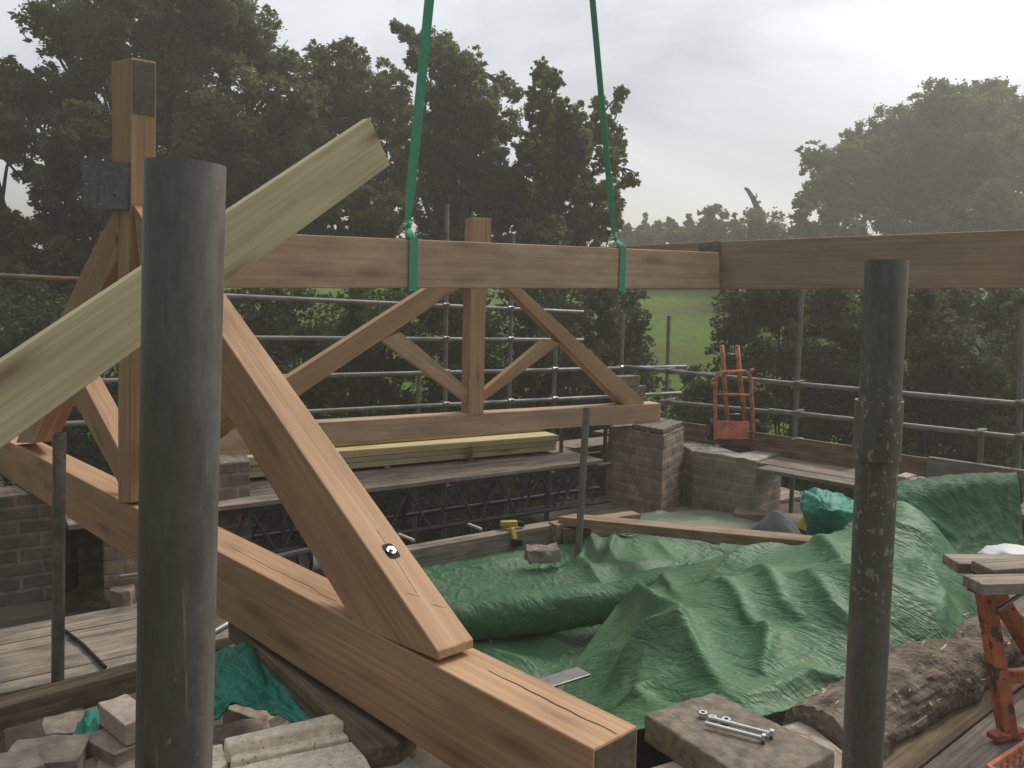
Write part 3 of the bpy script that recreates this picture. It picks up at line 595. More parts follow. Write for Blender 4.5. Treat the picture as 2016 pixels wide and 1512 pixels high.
# ------------------------------------------------------------------ masonry
def wallbox(name, label, cat, quad, ztop, zbot, mat, capmat='mortar', cap=True, amp=0.008):
    # quad: four ground-plan points (front-left, front-right, back-right, back-left)
    T = thing(name, label, cat, (sum(p.x for p in quad) / 4, sum(p.y for p in quad) / 4, zbot))
    u = (quad[1] - quad[0]); u.z = 0; u.normalize(); n = Vector((u.y, -u.x, 0)); top = [Vector((p.x, p.y, ztop)) for p in quad]
    b = prism_bm(top, Vector((0, 0, zbot - ztop)), 0.006)
    bmesh.ops.subdivide_edges(b, edges=[e for e in b.edges if e.calc_length() > 0.1], cuts=7, use_grid_fill=True)
    for v in b.verts: v.co += Vector((noise.noise(v.co * 5), noise.noise(v.co * 5 + Vector((3, 0, 0))), 0)) * amp
    from_bm('masonry', b, mat, T, (u, n, Vector((0, 0, 1))))
    if cap:
        c = sum(top, Vector()) / 4; tp = [c + (p - c) * 0.97 + Vector((0, 0, 0.003)) for p in top]
        b = bmesh.new(); 
        nn = 10; grid = [[b.verts.new(tp[0].lerp(tp[1], i / nn).lerp(tp[3].lerp(tp[2], i / nn), j / nn) + Vector((0, 0, 0.012 * max(0, noise.noise(Vector((i * .8, j * .8, c.x * 9)))) + (0 if 0 < i < nn and 0 < j < nn else -0.001)))) for i in range(nn + 1)] for j in range(nn + 1)]
        for j in range(nn):
            for i in range(nn): b.faces.new((grid[j][i], grid[j][i + 1], grid[j + 1][i + 1], grid[j + 1][i]))
        from_bm('mortar_bed', b, capmat, T, smooth=True)
    return T
zt = 0.14
q = [onz(1197, 838, zt), onz(1306, 858, zt), onz(1348, 840, zt), onz(1245, 826, zt)]
wallbox('stone_pier', 'rough dark stone pier carrying the end of the back truss', 'pier', q, zt, ZF - 0.3, 'old_brick', 'mortar', True, 0.02)
for lab, fr, sz in (('pale block lying on the stone pier under the truss end', 0.45, 0.0), ('pale block on the outer edge of the stone pier', 0.80, 0.0)):
    a, b2 = q[1], q[2]; ex = (q[2] - q[1]); ey = (q[0] - q[1]); pcn = q[1] + ey * (0.30 if fr < .5 else 0.02) + ex * 0.02 + Vector((0, 0, 0.012))
    o = rough_block('concrete_block', pcn, ex * 0.95, ey * 0.26, Vector((0, 0, 0.05)), 'concrete'); tag(o, lab, 'concrete block')
# loose blocks on the pier back edge
lb = FAR.p(s_e - 0.28, ZC - 0.16, -0.36)
for i, (lab, dx, dz, w_) in enumerate((('rough grey block directly behind the end of the back truss', 0.0, 0.0, 0.34), ('rough grey block stacked second behind the back truss end', 0.03, 0.12, 0.30), ('rough grey block topmost of the small stack at the back truss end', -0.05, 0.235, 0.30))):
    o = rough_block('concrete_block', lb + FAR.u * dx + Vector((0, 0, dz + 0.08)), FAR.u * w_, FAR.n * -0.18, Vector((0, 0, 0.11)), 'concrete'); tag(o, lab, 'concrete block', 'blocks behind the back truss end')
o = rough_block('concrete_block', lb + Vector((0, 0, -0.5)), FAR.u * 0.36, FAR.n * -0.2, Vector((0, 0, 0.57)), 'concrete'); tag(o, 'upright grey block column under the small stack behind the pier', 'concrete block')
# cavity wall
zc = -0.08; cw = [onz(1366, 888, zc), onz(1490, 908, zc), onz(1541, 891, zc), onz(1420, 873, zc)]
T = wallbox('cavity_wall', 'low blockwork wall with a dark slot in its top, beside the stone pier', 'wall', cw, zc, ZF - 0.2, 'cavity_block', 'concrete_pale', True, 0.004)
sl0 = [onz(x, y, zc + 0.018) for x, y in ((1416, 877), (1444, 874), (1484, 885), (1456, 889))]
from_bm('cavity_slot', prism_bm(sl0, Vector((0, 0, -0.06)), 0), 'black', T)
cw2 = [onz(1340, 872, zc), onz(1366, 888, zc), onz(1420, 873, zc), onz(1392, 862, zc)]
wallbox('stub_wall', 'short rough wall joining the stone pier to the slotted block wall', 'wall', cw2, zc - 0.01, ZF - 0.2, 'old_brick', 'mortar')
zt = 0.185; q = [aty(405, 900, 6.75), aty(491, 896, 6.95), aty(485, 896, 7.35), aty(400, 900, 7.2)]
wallbox('block_pier', 'pale block pier seen between the big pole and the slanting rafter', 'pier', q, zt, ZF, 'blockwork', 'concrete', True, 0.006)
q = [aty(-260, 1000, 5.75), aty(106, 1000, 6.28), aty(150, 1000, 6.62), aty(-230, 1000, 6.2)]
wallbox('brick_wall', 'rough block wall with wide joints at the edge of the board floor', 'wall', q, 0.07, ZF, 'blockwork', 'mortar', True, 0.015)
q = [aty(203, 1100, 6.25), aty(300, 1100, 6.35), aty(300, 1100, 6.8), aty(203, 1100, 6.7)]
wallbox('brick_pier', 'dark red brick pier under the tie beam of the front truss', 'pier', q, 0.07, ZF, 'old_brick', 'mortar', True, 0.012)
q = [aty(120, 1100, 6.85), aty(320, 1100, 6.95), aty(320, 1100, 7.15), aty(120, 1100, 7.05)]
wallbox('inner_wall', 'dark inner wall closing the gap behind the brick pier', 'wall', q, 0.0, ZF - 2, 'old_brick', 'mortar', False)
p = aty(215, 1212, 6.02); o = rough_block('rubble_block', Vector((p.x, p.y, ZF)), Vector((.15, .03, 0)), Vector((-.02, .12, 0)), Vector((0, 0, .16)), 'stone', amp=0.02); tag(o, 'dark rubble block at the foot of the brick pier', 'stone')
o = pipe('short_tube', aty(236, 1135, 6.0), aty(290, 1128, 6.1), 0.015, 'galv_light', None, 10); tag(o, 'short bright tube end poking out by the brick pier', 'scaffold tube')

# ------------------------------------------------------------------ board floor at the brick wall
f0, f1 = onz(0, 1300, ZF + 0.05), onz(255, 1248, ZF + 0.05); FP = Plane(f0, f1)
for k in range(7):
    off = -0.50 + 0.155 * k
    lab = ['floor board against the foot of the block wall', 'second floor board from the block wall', 'third floor board from the block wall', 'fourth floor board from the block wall', 'fifth floor board out from the block wall', 'sixth floor board out from the block wall', 'floor board behind the long squared timber'][k]
    board(lab, FP, -2.0, 1.25, off, ZF + 0.05, 0.147, 0.03, 'old_board', 'boards of the floor by the block wall')
pts = [onz(x, y, ZF + 0.052) for x, y in ((127, 1245), (165, 1275), (207, 1318))]
o = from_bm('electric_cable', sweep_bm([Vector((q.x, q.y, ZF + 0.066)) for q in pts], 0.012, 8), 'black'); tag(o, 'thin dark cable lying across the floor boards', 'cable')
a, b2 = aty(-130, 1440, 3.75), aty(275, 1330, 4.1); o = bar('squared_timber', a, b2, 0.13, 0.11, 'dirty_board', None, 0.006); tag(o, 'long dirty squared timber in front of the floor boards', 'timber')
for lab, x in (('stack of packing blocks under the end of the dirty squared timber', -60), ('stack of packing blocks under the squared timber beside the slim post', 200)):
    p = a.lerp(b2, (x + 130) / 405); o = rough_block('packing_block', Vector((p.x - .1, p.y - .02, ZF)), Vector((.2, .05, 0)), Vector((-.04, .12, 0)), Vector((0, 0, p.z - .057 - ZF)), 'stone'); tag(o, lab, 'stone')

# wall head below the camera carrying bricks, pavers, the truss end and the block
zh = 0.085
q = [Vector((-1.15, 1.35, 0)), Vector((2.35, 1.35, 0)), Vector((1.35, 3.05, 0)), Vector((0.10, 2.62, 0))]
T = wallbox('masonry_wall', 'top of the near wall with crumbling mortar under the truss end', 'wall', [Vector((-0.12, 1.2, 0)), Vector((1.6, 1.2, 0)), Vector((1.05, 2.95, 0)), Vector((0.12, 2.42, 0))], zh, ZF, 'old_brick', 'mortar', True, 0.01)
# pavers beside the tie beam
def slab(label, pix, z, th, mat, group=None, amp=0.004, name='paving_slab', cat='paving slab'):
    a, b_, c, d_ = [onz(x, y, z) for x, y in pix]; bm = prism_bm([a, b_, c, d_], Vector((0, 0, -th)), 0.008)
    bmesh.ops.subdivide_edges(bm, edges=[e for e in bm.edges if e.calc_length() > 0.03], cuts=5, use_grid_fill=True)
    for v in bm.verts: qv = v.co * 22; v.co += Vector((noise.noise(qv), noise.noise(qv + Vector((5, 0, 0))), noise.noise(qv + Vector((0, 5, 0))))) * amp
    u = (b_ - a).normalized(); o = from_bm(name, bm, mat, None, (u, Vector((-u.y, u.x, 0)), Vector((0, 0, 1)))); tag(o, label, cat, group); return o
zs = -0.02
gp = 'pale slabs stacked beside the tie beam'
slab('pale rough slab with a straight edge, upper of the two beside the tie beam', [(446, 1466), (678, 1420), (655, 1404), (440, 1452)], zs + 0.10, 0.07, 'paver', gp)
slab('narrow pale slab between its two neighbours beside the tie beam', [(455, 1499), (700, 1448), (678, 1427), (449, 1473)], zs + 0.06, 0.08, 'paver', gp)
slab('wide pale slab lowest of those beside the tie beam', [(430, 1600), (735, 1520), (704, 1456), (430, 1515)], zs + 0.05, 0.09, 'paver', gp)
slab('small pale slab tucked against the big pole', [(405, 1530), (448, 1500), (438, 1462), (405, 1468)], zs + 0.04, 0.08, 'paver', gp)
slab('pale corner of a block under the tie beam', [(722, 1545), (860, 1540), (800, 1482), (735, 1494)], zs + 0.0, 0.1, 'concrete_pale')
b = prism_bm([Vector((x, y, zs - 0.06)) for x, y in ((-1.55, 1.2), (-.30, 1.2), (-.42, 2.45), (-1.35, 2.75))], Vector((0, 0, ZF - zs + 0.06)), 0.01)
o = from_bm('rubble_wall', b, 'old_brick'); tag(o, 'rough brick footing under the pale slabs', 'wall')
# loose bricks and rubble in the lower corner
def loose(label, x, y, z, yaw, size, mat, name='loose_brick', cat='brick', tilt=0.0, group='loose bricks heaped below the squared timber'):
    p = onz(x, y, z); R3 = Matrix.Rotation(yaw, 3, 'Z') @ Matrix.Rotation(tilt, 3, 'Y'); ex, ey, ez = [R3 @ Vector(v) for v in ((size[0], 0, 0), (0, size[1], 0), (0, 0, size[2]))]
    o = rough_block(name, p - ex / 2 - ey / 2 - ez, ex, ey, ez, mat, amp=0.005 if 'brick' in name else 0.013, bev=0.004, cuts=7); tag(o, label, cat, group)
loose('pinkish brick with a hollow, standing out above the others', 248, 1395, 0.0, -0.75, (0.24, 0.11, 0.085), 'brick_pink')
loose('brown mortar stained brick below the pinkish brick', 222, 1455, -0.09, -0.6, (0.22, 0.12, 0.10), 'brick_brown')
loose('brown stone with a pale flake, beside the slim post', 140, 1420, -0.22, 0.5, (0.2, 0.17, 0.14), 'stone', 'rubble_stone', 'stone')
loose('large grey brown stone filling the bottom corner', 90, 1475, -0.08, 0.2, (0.26, 0.2, 0.2), 'stone', 'rubble_stone', 'stone')
loose('small dark stone below the squared timber', 20, 1500, -0.05, 0.7, (0.18, 0.16, 0.16), 'stone', 'rubble_stone', 'stone')
loose('dark brick half hidden by the big pole', 255, 1500, -0.14, 0.3, (0.22, 0.11, 0.1), 'brick_brown')
loose('long brown brick lowest, close to the big pole', 175, 1512, -0.15, 0.9, (0.2, 0.12, 0.1), 'brick_brown')
loose('dark brick by the teal sheet, lying on its side', 470, 1440, -0.3, 0.4, (0.26, 0.2, 0.12), 'brick_brown')
loose('dark red brick leaning in the hollow below the tie beam', 510, 1390, -0.42, -0.5, (0.28, 0.2, 0.14), 'brick_brown')
loose('brown block deep in the hollow beside the pale slabs', 580, 1415, -0.48, 0.9, (0.3, 0.22, 0.16), 'stone', 'rubble_stone', 'stone')
# dirty plank under the tie beam
A_, B_ = onz(448, 1216, 0.055), onz(726, 1474, 0.055); d = (B_ - A_).normalized(); nn = Vector((-d.y, d.x, 0)); nn = nn if nn.x > 0 else -nn
bm = prism_bm([A_, B_ + nn * -.01, B_ + nn * 0.10 + d * 0.03, B_ + nn * 0.2 - d * 0.02, A_ + nn * 0.2], Vector((0, 0, -0.10)), 0.006); o = from_bm('dirty_plank', bm, 'dirty_board', None, (d, nn, Vector((0, 0, 1)))); tag(o, 'dirty plank with a broken end lying below the front tie beam', 'plank')
pa, pb = onz(400, 1262, -0.45), onz(520, 1238, -0.45); o = bar('short_plank', pa - (pb - pa) * .5, pb, 0.16, 0.05, 'old_board'); tag(o, 'short pale plank end above the teal sheet', 'plank')
o = pipe('loose_tube', onz(395, 1260, -0.3), onz(450, 1228, -0.3), 0.02, 'galv_light', None, 12); tag(o, 'bit of grey tube lying above the short pale plank', 'scaffold tube')

# ------------------------------------------------------------------ near block with bolts and nuts
zb = 0.185
A_, B_, C_, D_ = onz(1405, 1362, zb), onz(1645, 1478, zb), onz(1505, 1556, zb), onz(1268, 1404, zb)
bm = prism_bm([A_, B_, C_, D_], Vector((0, 0, -0.1)), 0.008)
bmesh.ops.subdivide_edges(bm, edges=[e for e in bm.edges if e.calc_length() > 0.02], cuts=12, use_grid_fill=True)
for v in bm.verts: qv = v.co * 30; v.co += Vector((noise.noise(qv), noise.noise(qv + Vector((5, 0, 0))), noise.noise(qv + Vector((0, 5, 0))))) * 0.005
o = from_bm('concrete_block', bm, 'concrete'); tag(o, 'large rough concrete block carrying the shiny bolts', 'concrete block')
def bolt(label, a, b_, r=0.0075, group='bright bolts on the concrete block'):
    p0, p1 = onz(*a, zb + 0.016), onz(*b_, zb + 0.016); d = (p1 - p0).normalized(); T = thing('coach_bolt', label, 'bolt', p0 - Vector((0, 0, 0.014)), group)
    n = 60; pts = [p0 + (p1 - p0) * (i / n) for i in range(n + 1)]
    o = from_bm('shank', sweep_bm(pts, [r * (1.0 if (i % 2 or i < 25) else 0.88) for i in range(n + 1)], 14), 'bright_steel', T); smooth_by_angle(o, 50)
    o = from_bm('hex_head', sweep_bm([p1, p1 + d * 0.012], [0.0155, 0.0155], 6), 'bright_steel', T)
def nut(label, x, y, upright=False):
    p = onz(x, y, zb + 0.012); b = pipe_bm(p - Vector((0, 0, .010)), p + Vector((0, 0, .006)), 0.0155, 6, 0.0075); o = from_bm('hex_nut', b, 'bright_steel'); tag(o, label, 'nut', 'bright nuts on the concrete block')
bolt('bright bolt lying closest to the block edge', (1389, 1424), (1500, 1453))
bolt('bright bolt lying alongside, on the inner side', (1400, 1414), (1516, 1444))
nut('hex nut lying alone at the tip of the bolts', 1384, 1405); nut('hex nut standing against the shank', 1403, 1414); nut('flat hex nut beside the inner shank', 1430, 1418)

# ------------------------------------------------------------------ timbers on the loft floor
zp = -0.42
def beam_top(label, a, b_, z, wd, h, mat, name='wall_plate', cat='timber', bev=0.006):
    p0, p1 = onz(*a, z), onz(*b_, z); d = (p1 - p0).normalized(); n = Vector((d.y, -d.x, 0)); n = n if n.y < 0 else -n
    q0, q1 = p0 - n * (wd / 2) - Vector((0, 0, h / 2)), p1 - n * (wd / 2) - Vector((0, 0, h / 2))
    o = bar(name, q0, q1, wd, h, mat, None, bev); tag(o, label, cat); return o
beam_top('long dusty wall plate along the dark gap below the platform', (700, 1102), (1096, 1032), zp, 0.13, 0.20, 'old_board')
beam_top('short tan timber butting the long wall plate', (1096, 1034), (1262, 1012), zp + 0.02, 0.14, 0.16, 'tan_board')
p0, p1 = onz(1100, 1018, -0.36), onz(1652, 1072, 0.02); d = (p1 - p0).normalized(); nn = Vector((d.y, -d.x, 0)).normalized(); nn = nn if nn.y < 0 else -nn
o = bar('loose_plank', p0 - nn * .09 - Vector((0, 0, .035)), p1 - nn * .09 - Vector((0, 0, .035)), 0.19, 0.075, 'tan_board', None, 0.005); tag(o, 'thick brown plank lying slantwise over the green tarpaulin', 'plank')
c = p0.lerp(p1, 0.05) - nn * .09; o = bar('timber_packer', Vector((c.x - .12, c.y, ZF + .16)), Vector((c.x + .12, c.y, ZF + .16)), 0.18, 0.32, 'dirty_board'); tag(o, 'timber packer under the low end of the slanting brown plank', 'timber')
fb0, fb1 = onz(1180, 1030, ZF + .04), onz(1400, 992, ZF + .04); FB = Plane(fb0, fb1)
for k in range(7): board('dusty floor board in front of the stone pier', FB, -0.5, 2.9, 0.2 - 0.165 * k, ZF + 0.045, 0.155, 0.035, 'tan_board' if k % 2 else 'old_board', 'floor boards in front of the stone pier')
slab('pale squared offcut lying near the low block wall', [(1443, 1010), (1520, 1016), (1510, 1000), (1450, 996)], ZF + 0.17, 0.1, 'old_board', name='timber_offcut', cat='timber')
slab('long pale board end behind the grey heap', [(1500, 1030), (1600, 1036), (1590, 1010), (1500, 1010)], ZF + 0.12, 0.06, 'old_board', name='timber_offcut', cat='timber')
def blob(name, label, cat, center, rad, mat, amp=0.25, freq=2.5, sub=4, ridged=False, cone=False):
    b = bmesh.new(); bmesh.ops.create_icosphere(b, subdivisions=sub, radius=1.0); s = random.random() * 50
    for v in b.verts:
        q = v.co.normalized(); h = noise.fractal(q * freq + Vector((s, s, s)), 1.0, 2.0, 4)
        if ridged: h = 0.6 - abs(noise.noise(q * freq + Vector((s, 0, s)))) * 2 + 0.35 * (0.3 - abs(noise.noise(q * freq * 2.3 + Vector((s, 3, s)))))
        q = q * (1 + amp * h)
        if cone and q.z > 0: k_ = 1 - 0.62 * q.z; q = Vector((q.x * k_, q.y * k_, q.z))
        v.co = Vector((q.x * rad[0], q.y * rad[1], q.z * rad[2])) + center
    o = from_bm(name, b, mat, smooth=True); tag(o, label, cat); return o
p = aty(1400, 1017, 7.6); blob('loose_stone', 'brown loose stone on the dusty boards', 'stone', Vector((p.x, p.y, ZF + 0.12)), (0.09, 0.08, 0.085), 'stone')
p = aty(1528, 1044, 7.1); blob('cement_heap', 'grey conical heap beside the yellow scrap', 'heap', Vector((p.x, p.y, -0.42)), (0.22, 0.2, 0.21), 'grey_cloth', 0.10, 1.6, cone=True)
p = aty(1072, 1095, 6.55); rough_o = rough_block('loose_stone', Vector((p.x - .12, p.y, p.z - .06)), Vector((.25, .04, 0)), Vector((-.03, .16, 0)), Vector((0, 0, .10)), 'stone', amp=0.025); tag(rough_o, 'flat brown stone weighing down the tarpaulin by the leaning post', 'stone')
p = aty(1586, 1024, 6.6); b = bmesh.new(); bmesh.ops.create_cone(b, cap_ends=True, segments=16, radius1=0.055, radius2=0.015, depth=0.14, matrix=Matrix.Translation(p) @ Matrix.Rotation(0.3, 4, 'Y')); o = from_bm('plastic_scrap', b, 'yellow_plastic'); tag(o, 'yellow plastic scrap under the bunched teal sheet', 'plastic scrap')
# yellow tool on the wall plate
T = thing('hand_tool', 'small yellow and black hand tool lying over the wall plate', 'tool', onz(1008, 1046, zp))
pz = onz(1006, 1042, zp)
b = bar_bm(pz + Vector((-.09, -.02, .05)), pz + Vector((.05, .03, .045)), 0.06, 0.05, 0.01); from_bm('body', b, 'yellow_plastic', T)
b = bar_bm(pz + Vector((.0, -.06, .03)), pz + Vector((.03, -.09, -.09)), 0.05, 0.05, 0.01); from_bm('handle', b, 'yellow_plastic', T)
b = bar_bm(pz + Vector((.0, -.10, -.08)), pz + Vector((.09, -.07, -.09)), 0.07, 0.06, 0.01); bar_bm(pz + Vector((.05, .03, .045)), pz + Vector((.11, .05, .03)), 0.05, 0.045, 0.01, b); from_bm('grip', b, 'black', T)
# bucket on its side
T = thing('bucket', 'white bucket lying on its side behind the front truss rafter', 'bucket', onz(625, 1140, ZF))
c = aty(600, 1100, 7.0); ax = Vector((0.72, 0.62, -0.08)).normalized()
o = pipe('shell', c, c + ax * 0.26, 0.12, 'white_plastic', T, 28, 0.006); o = from_bm('base', sweep_bm([c + ax * 0.245, c + ax * 0.255], 0.115, 28), 'white_plastic', T)
o = pipe('rim', c - ax * 0.012, c + ax * 0.012, 0.128, 'black', T, 28, 0.012)
dd, ee, ff = axes(ax); pts = [c + (ee * math.cos(t) + ff * math.sin(t)) * 0.13 - ax * 0.06 * math.sin(t) for t in [math.pi * i / 12 for i in range(13)]]
from_bm('handle', sweep_bm(pts, 0.006, 6), 'black', T)
o = bar('grey_batten', onz(535, 1098, -0.5), onz(606, 1082, -0.5), 0.05, 0.03, 'galv_light'); tag(o, 'thin pale metal batten beside the bucket', 'batten')
for lab, a, b_ in (('thin pale stick poking over the wall plate near its tip', (785, 1052), (815, 1064)), ('thin pale stick poking over the wall plate by the hand tool', (922, 1032), (948, 1042))):
    o = bar('stick', onz(*a, -0.40), onz(*b_, -0.40), 0.025, 0.02, 'concrete_pale'); tag(o, lab, 'stick')

# ------------------------------------------------------------------ return scaffold deck, toe boards, clutter
for k in range(3): board(['return platform board against the toe board', 'return platform board in the middle of its three', 'return platform board along the open inner edge'][k], RR, (-2.2, 0.15, 0.32)[k], 3.6, 0.16 + 0.235 * k, -0.1, group='boards of the return platform')
def toe(label, a, b_, off, z0, z1, mat, th=0.038):
    s0, s1 = RR.s_of(RR.at(*a)), RR.s_of(RR.at(*b_)); o = bar('toe_board', RR.p(s0, (z0 + z1) / 2, off), RR.p(s1, (z0 + z1) / 2, off), th, z1 - z0, mat, None, 0.003); tag(o, label, 'toe board', 'toe boards of the return scaffold')
toe('brown toe board behind the orange sack truck and the spattered pole', (1320, 800), (1690, 800), 0.02, -0.1, 0.12, 'dirty_board')
toe('brown toe board beyond the spattered pole, half covered by the grey one', (1700, 800), (1990, 800), 0.0, -0.1, 0.10, 'dirty_board')
toe('pale grey toe board with a light top edge below the lower rail', (1842, 800), (2200, 800), 0.08, -0.1, 0.13, 'grey_board', 0.07)
p = RR.at(1565, 868, 0.0); o = bar('base_plate', p + Vector((-.05, 0, 0.02)), p + Vector((.09, 0, 0.02)), 0.1, 0.02, 'galv_light'); tag(o, 'pale metal plate on top of the toe board at the upright tube', 'base plate')
for i in range(6):
    p = RR.p(RR.s_of(RR.at(1775, 800)) + 0.0 + 0.105 * i, -0.1, 0.62); o = rough_block('old_brick', p, RR.u * 0.1, RR.n * 0.21, Vector((0, 0, 0.16 - 0.012 * (i % 3))), 'brick_pink' if i % 2 else 'mortar', amp=0.012); tag(o, 'old rough brick standing in a row beside the tarpaulin', 'brick', 'row of old bricks on the return platform')

# sack truck
def sack_truck():
    D = 9.12; base = aty(1443, 866, D); T = thing('sack_truck', 'orange sack truck standing upright on the return platform', 'sack truck', Vector((base.x, base.y, -0.1)))
    P = lambda x, y, dy=0.0: aty(x, y, D + dy)
    def poly(pts, r, name, mat='orange_paint', dy=0.0, cl=False):
        o = from_bm(name, sweep_bm([P(x, y, dy) for x, y in pts], r, 10), mat, T, smooth=True)
    poly([(1408, 865), (1408, 790), (1409, 745), (1412, 736), (1420, 733), (1466, 731), (1474, 735), (1478, 748), (1481, 800), (1484, 866)], 0.020, 'outer_frame')
    poly([(1407, 776), (1481, 778)], 0.014, 'cross_bar'); 
    poly([(1421, 680), (1424, 720), (1432, 828)], 0.024, 'upright', dy=0.1); poly([(1451, 680), (1456, 735), (1466, 828)], 0.026, 'upright', dy=0.1)
    for y in (698, 735, 776, 816): poly([(1425 + (y - 698) * .06, y), (1455 + (y - 698) * .07, y)], 0.010, 'rung', 'galv_light', 0.1)
    from_bm('toe_plate', prism_bm([P(1405, 828), P(1477, 830), P(1475, 865), P(1405, 863)], Vector((0, 0.012, 0)), 0.003), 'orange_paint', T)
    for x in (1400, 1488):
        c = P(x, 846, 0.16); b = pipe_bm(c - Vector((.025, 0, 0)), c + Vector((.025, 0, 0)), 0.115, 24, 0.05); wl = from_bm('wheel', b, 'black', T); from_bm('hub', sweep_bm([c - Vector((.03, 0, 0)), c + Vector((.03, 0, 0))], 0.06, 16), 'rusty', wl)
    for x, y in ((1403, 757), (1480, 730)): from_bm('grip', sweep_bm([P(x - 4, y), P(x + 4, y)], 0.025, 10), 'red_paint', T)
sack_truck()

# ------------------------------------------------------------------ tarpaulins
def tps(pts):
    X = np.array([[p.x, p.y] for p in pts]); z = np.array([p.z for p in pts]); n = len(X)
    def K(r): return np.where(r > 1e-9, r * r * np.log(r + 1e-12), 0)
    A = np.zeros((n + 3, n + 3)); A[:n, :n] = K(np.linalg.norm(X[:, None] - X[None], axis=2)) + np.eye(n) * 0.01; A[:n, n] = 1; A[:n, n + 1:] = X; A[n:, :n] = A[:n, n:].T
    wv = np.linalg.solve(A, np.concatenate([z, [0, 0, 0]]))
    def f(Q):
        Q = np.asarray(Q); return K(np.linalg.norm(Q[:, None] - X[None], axis=2)) @ wv[:n] + wv[n] + Q @ wv[n + 1:]
    return f
def in_poly(px, py, poly):
    r = np.zeros(len(px), bool); j = len(poly) - 1
    for i in range(len(poly)):
        xi, yi = poly[i]; xj, yj = poly[j]
        c = ((yi > py) != (yj > py)) & (px < (xj - xi) * (py - yi) / (yj - yi + 1e-12) + xi); r ^= c; j = i
    return r
RTI = np.array(ROT.transposed())
def proj_np(V):
    q = (V - np.array([0, 0, EYE])) @ RTI.T; return 1008 + F * q[:, 0] / -q[:, 2], 756 - F * q[:, 1] / -q[:, 2]
def vnoise(P, sc, off=0.0): return np.array([noise.noise(Vector((p[0] * sc[0] + off, p[1] * sc[1] - off, off))) for p in P])
def relax(X0, sc_u, sc_v, steps=110, grav=0.00035, bend=0.10, pin=None, seed=3, lift=0.0, rub=0.35):
    """settle a sheet slightly larger than its support: X0 (rows, cols, 3) is the support it may not sink into; sc_u, sc_v are per-point slack along columns and rows"""
    du = np.gradient(X0, axis=1); dv = np.gradient(X0, axis=0); Nn = np.cross(du, dv); Nn /= np.linalg.norm(Nn, axis=2, keepdims=True) + 1e-12
    if Nn[..., 2].mean() < 0 and lift == 0: Nn = -Nn
    g = np.random.default_rng(seed); ny, nx = X0.shape[:2]; nz = g.normal(size=(ny, nx, 1)); nz = (nz + np.roll(nz, 1, 0) + np.roll(nz, 1, 1) + np.roll(nz, -1, 0)) / 2
    for _ in range(2): nz = (nz + np.roll(nz, 1, 0) + np.roll(nz, -1, 0) + np.roll(nz, 1, 1) + np.roll(nz, -1, 1)) / 2.6
    X = X0 + Nn * (0.004 + 0.010 * np.abs(nz)); P = X.copy()
    E = []
    def add(sl_a, sl_b, k, scale):
        a, b_ = X0[sl_a], X0[sl_b]; E.append((sl_a, sl_b, np.linalg.norm(a - b_, axis=2, keepdims=True) * scale, k))
    S = np.s_; one = 1.0
    for o in (0, 1):
        m = (nx - 1 - o) // 2 * 2 + o
        add(S[:, o:m:2], S[:, o + 1:m + 1:2], 0.95, sc_u[:, o:m:2, None]); m2 = (ny - 1 - o) // 2 * 2 + o
        add(S[o:m2:2, :], S[o + 1:m2 + 1:2, :], 0.95, sc_v[o:m2:2, :, None])
        mm = ((sc_u + sc_v) / 2)
        add(S[o:m2:2, :-1], S[o + 1:m2 + 1:2, 1:], 0.35, mm[o:m2:2, :-1, None]); add(S[o:m2:2, 1:], S[o + 1:m2 + 1:2, :-1], 0.35, mm[o:m2:2, 1:, None])
    for o in (0, 1, 2, 3):
        a = np.arange(o, nx - 2, 4); 
        if len(a): add(S[:, o:a[-1] + 1:4], S[:, o + 2:a[-1] + 3:4], bend, sc_u[:, o:a[-1] + 1:4, None])
        a = np.arange(o, ny - 2, 4)
        if len(a): add(S[o:a[-1] + 1:4, :], S[o + 2:a[-1] + 3:4, :], bend, sc_v[o:a[-1] + 1:4, :, None])
    gv = np.array([0, 0, -grav])
    for it in range(steps):
        v = (X - P) * 0.90; P = X.copy(); X = X + v + gv
        for rep_ in range(2):
            for A, B, Lr, k in E:
                d = X[B] - X[A]; l = np.linalg.norm(d, axis=2, keepdims=True) + 1e-9; c = d * (0.5 * k * (l - Lr) / l); X[A] += c; X[B] -= c
            h = ((X - X0) * Nn).sum(2, keepdims=True); low = h < 0.003; X = np.where(low, X + Nn * (0.003 - h), X)
            if pin is not None: X[pin] = X0[pin]
        P = np.where(low, P * (1 - rub) + X * rub, P)
    return X
from mathutils.geometry import delaunay_2d_cdt
